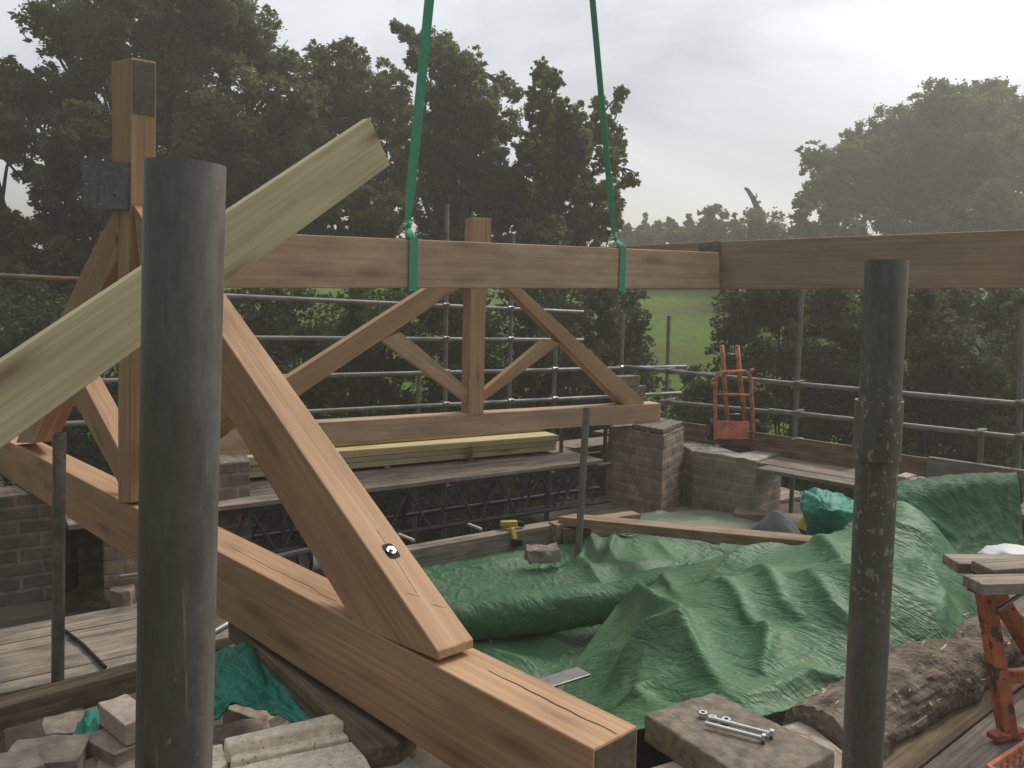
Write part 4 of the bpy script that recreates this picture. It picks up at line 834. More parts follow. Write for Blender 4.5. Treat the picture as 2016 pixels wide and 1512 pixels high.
def facet_field(Q, cell, amp, ang, stretch, seed):        # creased cloth: flat facets between scattered points, sharp folds along their edges
    g = np.random.default_rng(seed); c, s_ = math.cos(ang), math.sin(ang); R2 = np.stack([(Q[:, 0] * c + Q[:, 1] * s_) / stretch, -Q[:, 0] * s_ + Q[:, 1] * c], 1)
    lo, hi = R2.min(0) - 2 * cell, R2.max(0) + 2 * cell; nx, ny = [int(v) + 2 for v in (hi - lo) / cell]
    gx, gy = np.meshgrid(np.arange(nx), np.arange(ny)); P = np.stack([gx.ravel(), gy.ravel()], 1) * cell + lo + g.uniform(-.45, .45, (nx * ny, 2)) * cell; H = g.uniform(-1, 1, len(P)) * amp
    V, _, T, ov, _, _ = delaunay_2d_cdt([Vector(p) for p in P.tolist()], [], [], 0, 1e-6); V = np.array([list(v) for v in V]); H = np.array([H[o[0]] if o else 0 for o in ov])
    Z = np.zeros(len(Q)); order = np.argsort(R2[:, 0]); xs = R2[order, 0]
    for t in T:
        a, b_, d = V[list(t)]; i0, i1 = np.searchsorted(xs, [min(a[0], b_[0], d[0]), max(a[0], b_[0], d[0])]); ix = order[i0:i1]
        if not len(ix): continue
        q = R2[ix]; M = np.array([[b_[0] - a[0], d[0] - a[0]], [b_[1] - a[1], d[1] - a[1]]]); dt = M[0, 0] * M[1, 1] - M[0, 1] * M[1, 0]
        if abs(dt) < 1e-12: continue
        u = ((q[:, 0] - a[0]) * M[1, 1] - (q[:, 1] - a[1]) * M[0, 1]) / dt; v = ((q[:, 1] - a[1]) * M[0, 0] - (q[:, 0] - a[0]) * M[1, 0]) / dt; ok = (u >= -1e-6) & (v >= -1e-6) & (u + v <= 1 + 1e-6)
        h = H[list(t)]; Z[ix[ok]] = (h[0] + u * (h[1] - h[0]) + v * (h[2] - h[0]))[ok]
    return Z
def sheet(name, label, ctrl, outline, creases, mat, step=0.022, wr=0.018, cat='tarpaulin', zmin=ZF + 0.06, wdir=0.6, holes=(), slack=0.10, sseed=3):
    f = tps([onz(x, y, z) for x, y, z in ctrl])
    def hit(x, y):
        z = 0.0
        for _ in range(25):
            p = onz(x, y, z); z = 0.5 * z + 0.5 * float(f([[p.x, p.y]])[0])
        return onz(x, y, z)
    ol = [hit(*q) for q in outline]; xs = [p.x for p in ol]; ys = [p.y for p in ol]
    gx = np.arange(min(xs) - .1, max(xs) + .1, step); gy = np.arange(min(ys) - .1, max(ys) + .1, step); GX, GY = np.meshgrid(gx, gy); Q = np.stack([GX.ravel(), GY.ravel()], 1)
    cl_ = [([hit(*q) for q in pl], amp, wd) for pl, amp, wd in creases]; c, s_ = math.cos(wdir), math.sin(wdir)
    P2 = np.array([(p.x, p.y) for p in ol])
    def height(Q):
        Z = f(Q); dev = np.zeros(len(Q)); edge = np.full(len(Q), 9.0)
        for k in range(len(P2)):
            A2, D2 = P2[k], P2[(k + 1) % len(P2)] - P2[k]; t = np.clip(((Q - A2) @ D2) / (D2 @ D2), 0, 1); edge = np.minimum(edge, np.linalg.norm(Q - A2 - t[:, None] * D2, axis=1))
        fe = 0.22 + 0.78 * np.clip(edge / 0.22, 0, 1)
        for pp, amp, wd in cl_:
            seg = [(b_ - a).length for a, b_ in zip(pp, pp[1:])]; tot = sum(seg); acc = 0.0; bestv = np.zeros(len(Q))
            for a, b_, sl_ in zip(pp, pp[1:], seg):
                A2 = np.array([a.x, a.y]); D2 = np.array([b_.x - a.x, b_.y - a.y]); t = np.clip(((Q - A2) @ D2) / (D2 @ D2), 0, 1); dist = np.linalg.norm(Q - A2 - t[:, None] * D2, axis=1)
                fr = (acc + t * sl_) / tot; bestv = np.maximum(bestv, np.exp(-(np.sqrt(dist * dist + 0.00016)) / wd) * (0.12 + 0.88 * np.sin(np.pi * np.clip(fr, 0.0, 1.0)) ** 0.7)); acc += sl_
            dev = dev + amp * bestv
        r3 = vnoise(Q, (1.9, 1.9), 4.4); Z = Z + fe * (dev + facet_field(Q, 0.30, wr * 1.5, wdir, 1.8, 11) + r3 * wr * 0.9)
        return np.maximum(Z, zmin + 0.01 * vnoise(Q, (6, 6), 2.2))
    jit = 0.02
    m = in_poly(Q[:, 0] + jit * vnoise(Q, (4, 4), 1), Q[:, 1] + jit * vnoise(Q, (4, 4), 7), P2.tolist())
    n = len(gx); M = m.reshape(GX.shape); idx = -np.ones(len(Q), int); Fc = []
    for j in range(len(gy) - 1):
        for i in range(n - 1):
            if M[j, i] or M[j, i + 1] or M[j + 1, i] or M[j + 1, i + 1]: Fc.append((j * n + i, j * n + i + 1, (j + 1) * n + i + 1, (j + 1) * n + i))
    used = np.unique(np.array(Fc).ravel()); idx[used] = np.arange(len(used)); Fc = idx[np.array(Fc)]
    out_ = used[~m[used]]; best = np.full(len(out_), 9.0); near = Q[out_].copy()
    for k in range(len(P2)):
        A2, D2 = P2[k], P2[(k + 1) % len(P2)] - P2[k]; t = np.clip(((Q[out_] - A2) @ D2) / (D2 @ D2), 0, 1); q = A2 + t[:, None] * D2; dd = np.linalg.norm(Q[out_] - q, axis=1); w_ = dd < best; best[w_] = dd[w_]; near[w_] = q[w_]
    Z = height(Q); G0 = np.column_stack([Q, Z]).reshape(GX.shape + (3,)); sl1 = np.clip(0.5 + 0.9 * vnoise(Q, (1.3, 1.3), 21.0), 0.08, 1).reshape(GX.shape); sl2 = np.clip(0.5 + 0.9 * vnoise(Q, (1.5, 1.5), 33.0), 0.08, 1).reshape(GX.shape)
    ed = np.zeros(GX.shape, bool); ed[0] = ed[-1] = True; ed[:, 0] = ed[:, -1] = True
    R = relax(G0, 1 + slack * sl1, 1 + slack * 1.1 * sl2, pin=ed, seed=sseed, bend=0.05, steps=140); R = R.reshape(-1, 3)
    V = R.copy(); V[out_, 0:2] += (near - Q[out_])
    o = link_mesh(name, V[used], Fc.tolist(), mat, smooth=True); tag(o, label, cat)
    ss = o.modifiers.new('fine', 'SUBSURF'); ss.levels = 1; ss.render_levels = 1
    so_ = o.modifiers.new('cloth', 'SOLIDIFY'); so_.thickness = 0.006; so_.offset = 0
    return o, hit
# low sheet over the floor
sheet('tarpaulin', 'dusty green tarpaulin spread low over the loft floor behind the rolled bundle',
      [(700, 1180, -.62), (840, 1135, -.58), (1000, 1090, -.58), (1100, 1070, -.60), (1200, 1060, -.62), (1330, 1080, -.62), (900, 1200, -.66), (1000, 1160, -.62), (1100, 1130, -.60), (1180, 1120, -.55), (1250, 1110, -.58), (1050, 1250, -.66), (980, 1300, -.68), (1150, 1250, -.66), (1350, 1120, -.6), (1500, 1080, -.62), (1560, 1060, -.64), (900, 1290, -.69), (1000, 1380, -.7), (760, 1260, -.69)],
      [(800, 1120), (1000, 1062), (1130, 1055), (1300, 1045), (1480, 1058), (1620, 1075), (1500, 1130), (1350, 1180), (1240, 1290), (1200, 1420), (1000, 1420), (830, 1300), (760, 1200)],
      [([(1215, 1050), (1190, 1120)], 0.10, 0.05), ([(1175, 1060), (1140, 1115), (1180, 1150)], 0.14, 0.05), ([(1290, 1075), (1340, 1120)], 0.06, 0.05), ([(860, 1130), (1050, 1100)], 0.06, 0.06), ([(1240, 1060), (1480, 1090)], 0.10, 0.09),
       ([(960, 1215), (1120, 1290), (1220, 1280)], 0.08, 0.06), ([(940, 1290), (1080, 1330)], 0.07, 0.07)], 'tarp', 0.017, 0.032)
# main heap
main_t, hit_main = sheet('tarpaulin', 'big green tarpaulin heaped in deep folds in front of the spattered pole',
      [(1290, 1400, -.05), (1180, 1400, -.25), (1470, 1388, .02), (1650, 1335, .06), (1830, 1300, .12), (1890, 1190, .16), (1885, 1110, .16), (1765, 978, .50), (1715, 1018, .38), (1800, 1010, .44), (1845, 1055, .36), (1660, 1066, .22), (1560, 1085, .10), (1780, 1090, .34), (1720, 1120, .30), (1840, 1130, .29), (1420, 1112, -.02), (1335, 1150, -.15), (1260, 1185, -.22), (1210, 1225, -.35), (1150, 1300, -.45), (1130, 1360, -.42), (1400, 1200, .08), (1550, 1180, .20), (1680, 1190, .25), (1780, 1200, .25), (1500, 1290, .06), (1350, 1290, -.02), (1600, 1280, .12), (1720, 1280, .16), (1240, 1300, -.18)],
      [(1150, 1420), (1130, 1360), (1160, 1290), (1200, 1230), (1240, 1180), (1310, 1125), (1400, 1105), (1480, 1085), (1560, 1076), (1640, 1066), (1690, 1030), (1725, 992), (1765, 962), (1810, 985), (1860, 1035), (1900, 1105), (1905, 1190), (1885, 1255), (1862, 1322), (1760, 1345), (1660, 1368), (1560, 1395), (1480, 1420), (1390, 1425), (1300, 1430), (1230, 1445)],
      [([(1225, 1165), (1300, 1225), (1350, 1273), (1436, 1368)], 0.14, 0.065), ([(1350, 1273), (1270, 1300), (1205, 1350)], 0.155, 0.069), ([(1313, 1127), (1340, 1175), (1360, 1200)], 0.04, 0.057),
       ([(1513, 1240), (1512, 1310), (1500, 1350)], 0.09, 0.05), ([(1765, 970), (1830, 1040), (1885, 1110), (1880, 1200)], 0.07, 0.05), ([(1600, 1080), (1680, 1160), (1760, 1290)], 0.07, 0.06), ([(1400, 1150), (1480, 1110), (1560, 1090)], 0.093, 0.092), ([(1590, 1140), (1640, 1200), (1700, 1250)], 0.078, 0.057),
       ([(1450, 1398), (1500, 1382), (1600, 1345), (1700, 1325)], 0.109, 0.046), ([(1290, 1360), (1400, 1390)], -0.093, 0.092), ([(1800, 1100), (1850, 1180), (1840, 1280)], 0.139, 0.081), ([(1490, 1120), (1545, 1190), (1610, 1240)], 0.05, 0.05), ([(1420, 1150), (1480, 1230), (1540, 1280)], 0.05, 0.05)], 'tarp', 0.0145, 0.032, zmin=-2, wdir=-0.9)
def loft(name, label, rows, mat, sub=10, amp=0.02, freq=(5, 5), cat='tarpaulin', parent=None):
    G = [[Vector(p) for p in r] for r in rows]; nr, nc = len(G), len(G[0])
    def cr(a, b_, c, d_, t): return 0.5 * ((2 * b_) + (c - a) * t + (2 * a - 5 * b_ + 4 * c - d_) * t * t + (3 * b_ - a - 3 * c + d_) * t ** 3)
    def ev(lst, t):
        n = len(lst); i = min(int(t), n - 2); u = t - i; g = lambda k: lst[max(0, min(n - 1, k))]; return cr(g(i - 1), g(i), g(i + 1), g(i + 2), u)
    nu, nv = (nc - 1) * sub, (nr - 1) * sub; V = []
    for j in range(nv + 1):
        for i in range(nu + 1):
            u, v = i * (nc - 1) / nu, j * (nr - 1) / nv; V.append(ev([ev(r, u) for r in G], v))
    Vn = np.array([list(p) for p in V]).reshape(nv + 1, nu + 1, 3); du = np.gradient(Vn, axis=1); dv = np.gradient(Vn, axis=0); nm = np.cross(du, dv); nm /= np.linalg.norm(nm, axis=2, keepdims=True) + 1e-9
    s = random.random() * 30; h = np.zeros((nv + 1, nu + 1))
    for j in range(nv + 1):
        for i in range(nu + 1):
            u, v = i * (nc - 1) / nu, j * (nr - 1) / nv; wob = noise.noise(Vector((u * .8, v * .8, s))) * 1.2
            h[j, i] = (0.5 - abs(noise.noise(Vector((u * freq[0] * .35 + wob, v * freq[1] * .35 + wob, s))))) * 1.6 + 0.5 * (0.5 - abs(noise.noise(Vector((u * freq[0] + wob * 2, v * freq[1], s + 5)))))
    Vn = Vn + nm * (h * amp * 0.55)[..., None]; n = nu + 1; one = np.ones((nv + 1, nu + 1)); sl = 0.06 + 0.06 * np.array([[noise.noise(Vector((i * .06, j * .06, s))) for i in range(nu + 1)] for j in range(nv + 1)])
    if nm[..., 1].mean() > 0: Vn = Vn[:, ::-1].copy()
    Vn = relax(Vn, 1 + np.clip(sl, .01, .2), 1 + np.clip(sl, .01, .2), steps=80, grav=0.0003, bend=0.08, lift=1, seed=int(s * 10))
    Fc = [(j * n + i, j * n + i + 1, (j + 1) * n + i + 1, (j + 1) * n + i) for j in range(nv) for i in range(nu)]
    o = link_mesh(name, Vn.reshape(-1, 3), Fc, mat, parent, smooth=True)
    if parent is None: tag(o, label, cat)
    m = o.modifiers.new('cloth', 'SOLIDIFY'); m.thickness = 0.006; m.offset = 0; return o
a = aty
loft('tarpaulin', 'green tarpaulin drawn up high over a stack behind the spattered pole',
     [[a(1640, 1090, 4.75), a(1730, 1120, 4.55), a(1830, 1150, 4.45), a(1900, 1130, 4.5), a(1950, 1105, 4.6), a(2004, 1098, 4.7)],
      [a(1655, 1060, 4.85), a(1730, 1060, 4.75), a(1830, 1075, 4.7), a(1895, 1060, 4.72), a(1950, 1050, 4.75), a(2000, 1040, 4.78)],
      [a(1680, 1030, 4.95), a(1735, 1015, 4.9), a(1810, 1005, 4.85), a(1880, 1000, 4.84), a(1945, 990, 4.84), a(1998, 985, 4.85)],
      [a(1715, 995, 5.1), a(1755, 967, 5.05), a(1810, 956, 5.0), a(1880, 948, 4.95), a(1940, 943, 4.93), a(1996, 941, 4.93)],
      [a(1720, 990, 5.4), a(1765, 958, 5.4), a(1810, 952, 5.4), a(1885, 945, 5.4), a(1950, 942, 5.35), a(2010, 945, 5.3)],
      [a(1720, 1010, 5.65), a(1770, 990, 5.65), a(1820, 985, 5.6), a(1890, 985, 5.6), a(1960, 985, 5.55), a(2016, 990, 5.5)]], 'tarp', 16, 0.03, (4, 4))
loft('tarpaulin', 'bright teal sheet bunched up behind the slanting brown plank',
     [[a(1578, 965, 6.3), a(1600, 962, 6.2), a(1625, 965, 6.15), a(1655, 972, 6.2), a(1682, 985, 6.3)],
      [a(1580, 985, 6.1), a(1605, 980, 5.95), a(1630, 985, 5.9), a(1660, 992, 5.95), a(1690, 1000, 6.1)],
      [a(1592, 1005, 5.98), a(1612, 1005, 5.85), a(1640, 1008, 5.82), a(1665, 1012, 5.88), a(1695, 1022, 6.0)],
      [a(1598, 1032, 6.0), a(1618, 1036, 5.9), a(1645, 1035, 5.9), a(1670, 1035, 5.9), a(1700, 1045, 6.0)],
      [a(1585, 1058, 6.0), a(1620, 1062, 5.8), a(1645, 1062, 5.8), a(1680, 1065, 5.8), a(1705, 1070, 5.9)]], 'tarp_teal', 14, 0.035, (4, 5))
loft('tarpaulin', 'crumpled teal sheet hanging in the hollow under the front tie beam',
     [[a(400, 1290, 3.7), a(440, 1275, 3.7), a(490, 1268, 3.7), a(530, 1290, 3.65), a(570, 1330, 3.55), a(640, 1400, 3.35)],
      [a(395, 1330, 3.45), a(435, 1310, 3.45), a(485, 1310, 3.45), a(535, 1340, 3.4), a(575, 1370, 3.3), a(645, 1430, 3.15)],
      [a(395, 1370, 3.4), a(430, 1360, 3.3), a(475, 1355, 3.3), a(535, 1370, 3.3), a(590, 1410, 3.15), a(650, 1460, 3.05)],
      [a(400, 1410, 3.3), a(436, 1402, 3.2), a(470, 1380, 3.2), a(540, 1400, 3.2), a(600, 1440, 3.05), a(650, 1490, 2.95)]], 'tarp_teal', 14, 0.035, (4, 4))
loft('tarpaulin', 'scrap of dark teal sheet under the pinkish brick',
     [[a(150, 1440, 3.3), a(180, 1400, 3.4), a(210, 1390, 3.4)], [a(145, 1460, 3.2), a(175, 1425, 3.25), a(205, 1410, 3.25)], [a(150, 1485, 3.1), a(178, 1450, 3.15), a(205, 1440, 3.15)]], 'tarp_teal', 8, 0.03, (5, 5))
loft('tarpaulin', 'thin teal netting spread flat on the boards before the stone pier',
     [[onz(1130, 1040, ZF + .09), onz(1220, 1042, ZF + .1), onz(1330, 1050, ZF + .1), onz(1480, 1052, ZF + .1)],
      [onz(1150, 1024, ZF + .1), onz(1230, 1024, ZF + .13), onz(1340, 1030, ZF + .13), onz(1490, 1034, ZF + .11)],
      [onz(1240, 1014, ZF + .09), onz(1290, 1012, ZF + .10), onz(1360, 1010, ZF + .10), onz(1480, 1014, ZF + .1)]], 'tarp_dusty', 9, 0.04, (6, 6))
# rolled bundle: tarpaulin wrapped round a timber
def bundle():
    p0, p1 = a(850, 1240, 5.35), a(1335, 1155, 5.5); n = 90; m = 28; d, e, f = axes(p1 - p0); V = []
    for i in range(n + 1):
        t = i / n; c = p0.lerp(p1, t) + Vector((0, 0, 0.02 * math.sin(t * 7) + 0.03 * noise.noise(Vector((t * 6, 0, 3)))))
        for k in range(m):
            an = 2 * math.pi * k / m; r = 0.118 + 0.010 * math.sin(t * 4) + 0.008 * noise.noise(Vector((t * 9, 0, 8)))
            q_ = Vector((t * 17 + 2.2 * math.sin(an + 3 * t), math.cos(an) * 1.4, math.sin(an) * 1.4)); wob = (0.4 - abs(noise.noise(q_))) * 0.022 + (0.4 - abs(noise.noise(q_ * 2.3 + Vector((0, 7, 0))))) * 0.012
            cx, sx = math.cos(an), math.sin(an); sq = 1.0 / max(abs(cx), abs(sx)) ** 0.35
            V.append(c + (e * cx * 1.05 + f * sx) * (r * sq + wob))
    Fc = [(i * m + k, i * m + (k + 1) % m, (i + 1) * m + (k + 1) % m, (i + 1) * m + k) for i in range(n) for k in range(m)] + [tuple(range(m))[::-1], tuple(n * m + k for k in range(m))]
    o = link_mesh('rolled_tarpaulin', V, Fc, 'tarp', smooth=True); tag(o, 'long green tarpaulin bundle wrapped round a timber, ending under the folds', 'tarpaulin')
bundle()
pA, pB = onz(955, 1266, -.66), onz(1230, 1212, -.66); o = bar('floor_timber', pA, pB, 0.14, 0.14, 'tan_board', None, 0.005); tag(o, 'tan timber just showing below the rolled green bundle', 'timber')
o = bar('metal_strip', onz(1060, 1350, -0.2), onz(1150, 1322, -0.2), 0.10, 0.012, 'galv_light'); tag(o, 'pale metal strip tucked behind the front tie beam', 'metal strip')

# ------------------------------------------------------------------ log, trestle, deck in the lower corner
def log():
    p0, p1 = onz(1612, 1462, 0.04), onz(1985, 1238, 0.08); n, m = 150, 64; d, e, f = axes(p1 - p0); V = []
    for i in range(n + 1):
        t = i / n; c = p0.lerp(p1, t)
        for k in range(m):
            an = 2 * math.pi * k / m; q = Vector((t * 6.5, math.cos(an) * 0.9, math.sin(an) * 0.9)); r = 0.128 + 0.022 * noise.fractal(q * 0.7, 0.7, 2.1, 7) + 0.016 * noise.noise(q * 1.1) + 0.011 * (0.5 - abs(noise.noise(Vector((t * 5, math.cos(an) * 3.4, math.sin(an) * 3.4))))) - 0.009 * max(0, noise.noise(Vector((t * 9, math.cos(an) * 4, math.sin(an) * 4 + 9))) - 0.1) * 2 + 0.015 * math.sin(t * 5)
            if i in (0, n): r *= 0.75
            V.append(c + (e * math.cos(an) * 1.1 + f * math.sin(an) * 0.9) * r)
    Fc = [(i * m + k, i * m + (k + 1) % m, (i + 1) * m + (k + 1) % m, (i + 1) * m + k) for i in range(n) for k in range(m)] + [tuple(range(m))[::-1], tuple(n * m + k for k in range(m))]
    o = link_mesh('rough_log', V, Fc, 'log_bark', smooth=False); tag(o, 'thick earthy brown log lying beside the folded tarpaulin', 'log')
    b = bmesh.new()
    for k in range(42):                                            # splinters and loose strips of bark
        t, an = random.uniform(.03, .97), random.uniform(0.2, 3.4); c = p0.lerp(p1, t) + (e * math.cos(an) * 1.1 + f * math.sin(an) * 0.9) * 0.140; dr = (d + Vector((random.uniform(-.8, .8), random.uniform(-.8, .8), random.uniform(-.3, .5)))).normalized() * random.uniform(.015, .07); bar_bm(c, c + dr, random.uniform(.003, .010), 0.002, 0, b)
    tag(from_bm('bark_splinters', b, 'splinter', o), kind='stuff')
log()
DK = Plane(onz(1740, 1500, 0.0), onz(2010, 1300, 0.0))
for k in range(7): board(['deck board along the foot of the brown log', 'second deck board out from the brown log', 'third deck board out from the brown log', 'fourth deck board out from the brown log', 'fifth deck board out from the brown log', 'sixth deck board out from the brown log', 'seventh deck board out from the brown log'][k], DK, -1.6, 3.4, -0.25 + 0.23 * k, 0.0, 0.222, 0.038, 'dirty_board' if k % 2 else 'old_board', 'deck boards under the red trestle')
def trestle():
    T = thing('trestle', 'red steel trestle standing on the deck boards, carrying pale planks', 'trestle', onz(1985, 1440, 0.0))
    def leg(a_, b_, nm='leg', w_=0.06): from_bm(nm, bar_bm(a_, b_, w_, 0.05, 0.004), 'red_paint', T)
    tz = 0.53; A0, A1 = onz(1938, 1160, tz), onz(2150, 1120, tz)
    leg(A0, onz(1985, 1450, 0.012)); leg(A0 + Vector((.12, .25, 0)), onz(2060, 1330, 0.012)); leg(A1, A1 + Vector((.02, -.15, -tz + 0.012))); leg(A1 + Vector((.1, .25, 0)), A1 + Vector((.2, .45, -tz + 0.012)))
    leg(A0 + Vector((-.04, .0, .01)), A1 + Vector((.1, 0, .01)), 'top_rail'); leg(A0.lerp(onz(1985, 1450, 0.0), 0.6), A1 + Vector((0, -.1, -.36)), 'brace', 0.03)
    foot_ = onz(1985, 1452, 0.012); from_bm('foot', bar_bm(foot_ + Vector((-.07, -.02, .012)), foot_ + Vector((.07, .03, .012)), 0.05, 0.022, 0.004), 'red_paint', T)
    from_bm('cross_tube', sweep_bm([A0 + Vector((.05, .05, -.12)), A0 + Vector((.35, .2, -.02))], 0.009, 8), 'galv_light', T)
    return A0, A1
A0, A1 = trestle()
for k in range(3):
    lab = ['pale plank end on the red trestle, beside the log', 'pale plank in the middle of the red trestle top', 'pale plank on the outer side of the red trestle top'][k]
    s0 = A0 + Vector((-.10 + (.0, .10, .05)[k], -.10 + 0.128 * k, .05 + (.0, .012, -.004)[k])) ; dr = Vector((0.97, (0.10, 0.16, 0.04)[k], (.0, .02, -.01)[k])).normalized(); o = bar('trestle_plank', s0, s0 + dr * 1.3, 0.115, 0.04, 'old_board', None, 0.004, 0.03 * (k - 1)); tag(o, lab, 'plank', 'planks on the red trestle')
p = aty(1995, 1100, 3.95); blob('cement_bag', 'white bag end lying behind the trestle planks', 'bag', p, (0.14, 0.16, 0.055), 'white_plastic', 0.15, 1.8)
def crate():
    T = thing('mesh_crate', 'orange plastic mesh crate at the bottom edge beside the deck boards', 'crate', onz(2040, 1530, 0.0)); P0 = onz(1945, 1512, 0.1); ex, ey = Vector((.30, .22, 0)), Vector((.14, -.2, 0))
    for (q0, q1) in ((P0, P0 + ex), (P0, P0 + ey), (P0 + ex, P0 + ex + ey), (P0 + ey, P0 + ex + ey)):
        b = bar_bm(q0 + Vector((0, 0, .0)), q1, 0.015, 0.02, 0.003)
        for i in range(9): bar_bm(q0.lerp(q1, i / 8) , q0.lerp(q1, i / 8) + Vector((0, 0, -.09)), 0.006, 0.006, 0, b)
        for z in (-.03, -.06, -.09): bar_bm(q0 + Vector((0, 0, z)), q1 + Vector((0, 0, z)), 0.006, 0.006, 0, b)
        from_bm('side', b, 'orange_paint', T)
crate()

# ------------------------------------------------------------------ trees and shrubs
def leaf_mesh(name, centers, radii, n, size, mat, parent, seed, nsub=16, spread=0.42):
    g = np.random.default_rng(seed); c = np.array(centers); r = np.array(radii); wts = r ** 2.1; wts /= wts.sum(); P = []
    for ci, ri, wi in zip(c, r, wts):
        k = max(int(n * wi), 30); ns = max(5, int(nsub)); dirs = g.normal(size=(ns, 3)); dirs /= np.linalg.norm(dirs, axis=1, keepdims=True)
        sub = ci + dirs * (ri * g.uniform(0.15, 1.06, (ns, 1))); sr = ri * g.uniform(0.07, spread, ns); pw = sr ** 1.6; pick = g.choice(ns, k, p=pw / pw.sum())
        o = g.normal(size=(k, 3)); o /= np.linalg.norm(o, axis=1, keepdims=True); o *= (g.uniform(0, 1, (k, 1)) ** 0.5) * np.where(g.uniform(0, 1, (k, 1)) < 0.16, 1.55, 1.0)
        P.append(sub[pick] + o * sr[pick][:, None] * np.array([1, 1, 0.8]))
    P = np.concatenate(P); k = len(P); A = g.normal(size=(k, 3)); A[:, 2] *= 0.6; A /= np.linalg.norm(A, axis=1, keepdims=True); B = g.normal(size=(k, 3)); B -= (B * A).sum(1, keepdims=True) * A; B /= np.linalg.norm(B, axis=1, keepdims=True)
    ls = size * g.uniform(0.6, 1.35, (k, 1)); A *= ls; B *= ls * 0.55
    V = np.stack([P - A, P + B - A * 0.1, P + A, P - B - A * 0.1], 1).reshape(-1, 3); org = np.array(list(origin_of(parent)))
    me = bpy.data.meshes.new(name); me.vertices.add(4 * k); me.vertices.foreach_set('co', (V - org).astype(np.float32).ravel()); me.loops.add(4 * k); me.loops.foreach_set('vertex_index', np.arange(4 * k, dtype=np.int32)); me.polygons.add(k); me.polygons.foreach_set('loop_start', np.arange(0, 4 * k, 4, dtype=np.int32)); me.polygons.foreach_set('loop_total', np.full(k, 4, np.int32)); me.materials.append(MATS[mat]); me.update(calc_edges=True)
    o = bpy.data.objects.new(name, me); COL.objects.link(o); o.parent = parent; return o
def limb(bm, a_, b_, r0, r1, bend=0.15):
    L_ = (b_ - a_).length; pts = []; off = Vector((random.uniform(-1, 1), random.uniform(-1, 1), random.uniform(-.3, .6))) * L_ * bend
    for i in range(7): t = i / 6; pts.append(a_.lerp(b_, t) + off * math.sin(math.pi * t))
    sweep_bm(pts, [r0 + (r1 - r0) * i / 6 for i in range(7)], 7, bm)
def tree(name, label, cat, Y, blobs, base_x, n, leaf, mat, trunk_r=0.22, zg=-3.0, group='broadleaf trees behind the site', depth=1.6, fork=0.45, nsub=95, spread=0.27, crown='crown', limbs=True):
    cs = [aty(x, y, Y + random.uniform(-depth, depth)) for x, y, r in blobs]; rs = [r / F * Y * (0.9 if name == 'broadleaf_tree' else 1.0) for x, y, r in blobs]; bx = aty(base_x, 600, Y); T = thing(name, label, cat, Vector((bx.x, bx.y, zg)), group)
    leaf_mesh(crown, [list(c) for c in cs], rs, n, leaf, mat, T, int(Y * 1000 + base_x), nsub, spread)
    if limbs:
        bm = bmesh.new(); top = max(c.z for c in cs); fk = Vector((bx.x, bx.y, zg + (top - zg) * fork)); limb(bm, Vector((bx.x, bx.y, zg - 0.2)), fk, trunk_r, trunk_r * 0.7, 0.03)
        for c, r in zip(cs, rs):
            big = [q for q, rr in zip(cs, rs) if rr > 1.5 * r and rr > 0.4]
            st_ = min(big, key=lambda q: (q - c).length) if (big and r < 0.42) else fk if c.z > fk.z else Vector((bx.x, bx.y, max(zg + 0.5, c.z - 0.6 * abs(c.x - bx.x) - 0.3)))
            limb(bm, st_, c, trunk_r * (0.38 if r >= 0.42 else 0.13), 0.015, 0.12)
            for _ in range(3): 
                v = Vector((random.gauss(0, 1), random.gauss(0, 1), random.gauss(0.3, 1))).normalized(); limb(bm, c.lerp(st_, 0.25), c + v * r * 0.9, trunk_r * 0.13, 0.008, 0.1)
        from_bm('trunk', bm, 'bark', T, smooth=True)
tree('broadleaf_tree', 'dark tree low behind the steel hanger plate, sky showing through its edge', 'tree', 17.0,
     [(60, 190, 75), (130, 195, 70), (30, 270, 70), (140, 300, 75), (60, 340, 36), (110, 380, 60), (-10, 230, 60), (190, 270, 70), (20, 470, 80), (130, 480, 90), (-60, 430, 80), (-70, 250, 60), (210, 400, 70), (60, 560, 100), (-90, 560, 100), (210, 540, 90), (165, 145, 40), (20, 150, 40)], 110, 115000, 0.045, 'leaf_dark', 0.24)
tree('broadleaf_tree', 'tallest dark tree rising out of the top of the picture behind the front king post', 'tree', 20.0,
     [(85, 40, 50), (180, 40, 100), (320, 80, 130), (450, 110, 110), (545, 140, 75), (250, -70, 190), (420, -40, 120), (300, 210, 140), (430, 260, 140), (545, 255, 100), (180, 150, 70), (590, 200, 55), (480, 60, 70), (350, 370, 130), (500, 380, 120), (250, 420, 100), (400, 480, 120), (130, 90, 50), (580, 330, 90)], 330, 210000, 0.049, 'leaf_dark', 0.36)
tree('broadleaf_tree', 'rounded dark tree behind the tip of the slanting yellow board', 'tree', 21.5,
     [(640, 150, 55), (622, 105, 24), (690, 130, 48), (757, 175, 55), (690, 215, 85), (620, 260, 80), (780, 255, 75), (700, 320, 85), (795, 360, 85), (640, 400, 85), (740, 430, 80), (672, 92, 18), (610, 480, 90), (760, 500, 90)], 700, 120000, 0.049, 'leaf_dark', 0.26)
tree('broadleaf_tree', 'dark tree with a ragged spike reaching beside the wide green strap', 'tree', 20.0,
     [(862, 108, 48), (900, 140, 56), (800, 66, 20), (830, 84, 26), (778, 52, 13), (935, 185, 48), (880, 215, 75), (960, 245, 66), (860, 300, 80), (950, 335, 78), (900, 395, 80), (990, 165, 26), (1015, 185, 22), (820, 120, 26), (985, 410, 70), (880, 490, 90), (960, 500, 80)], 895, 115000, 0.047, 'leaf_dark', 0.25)
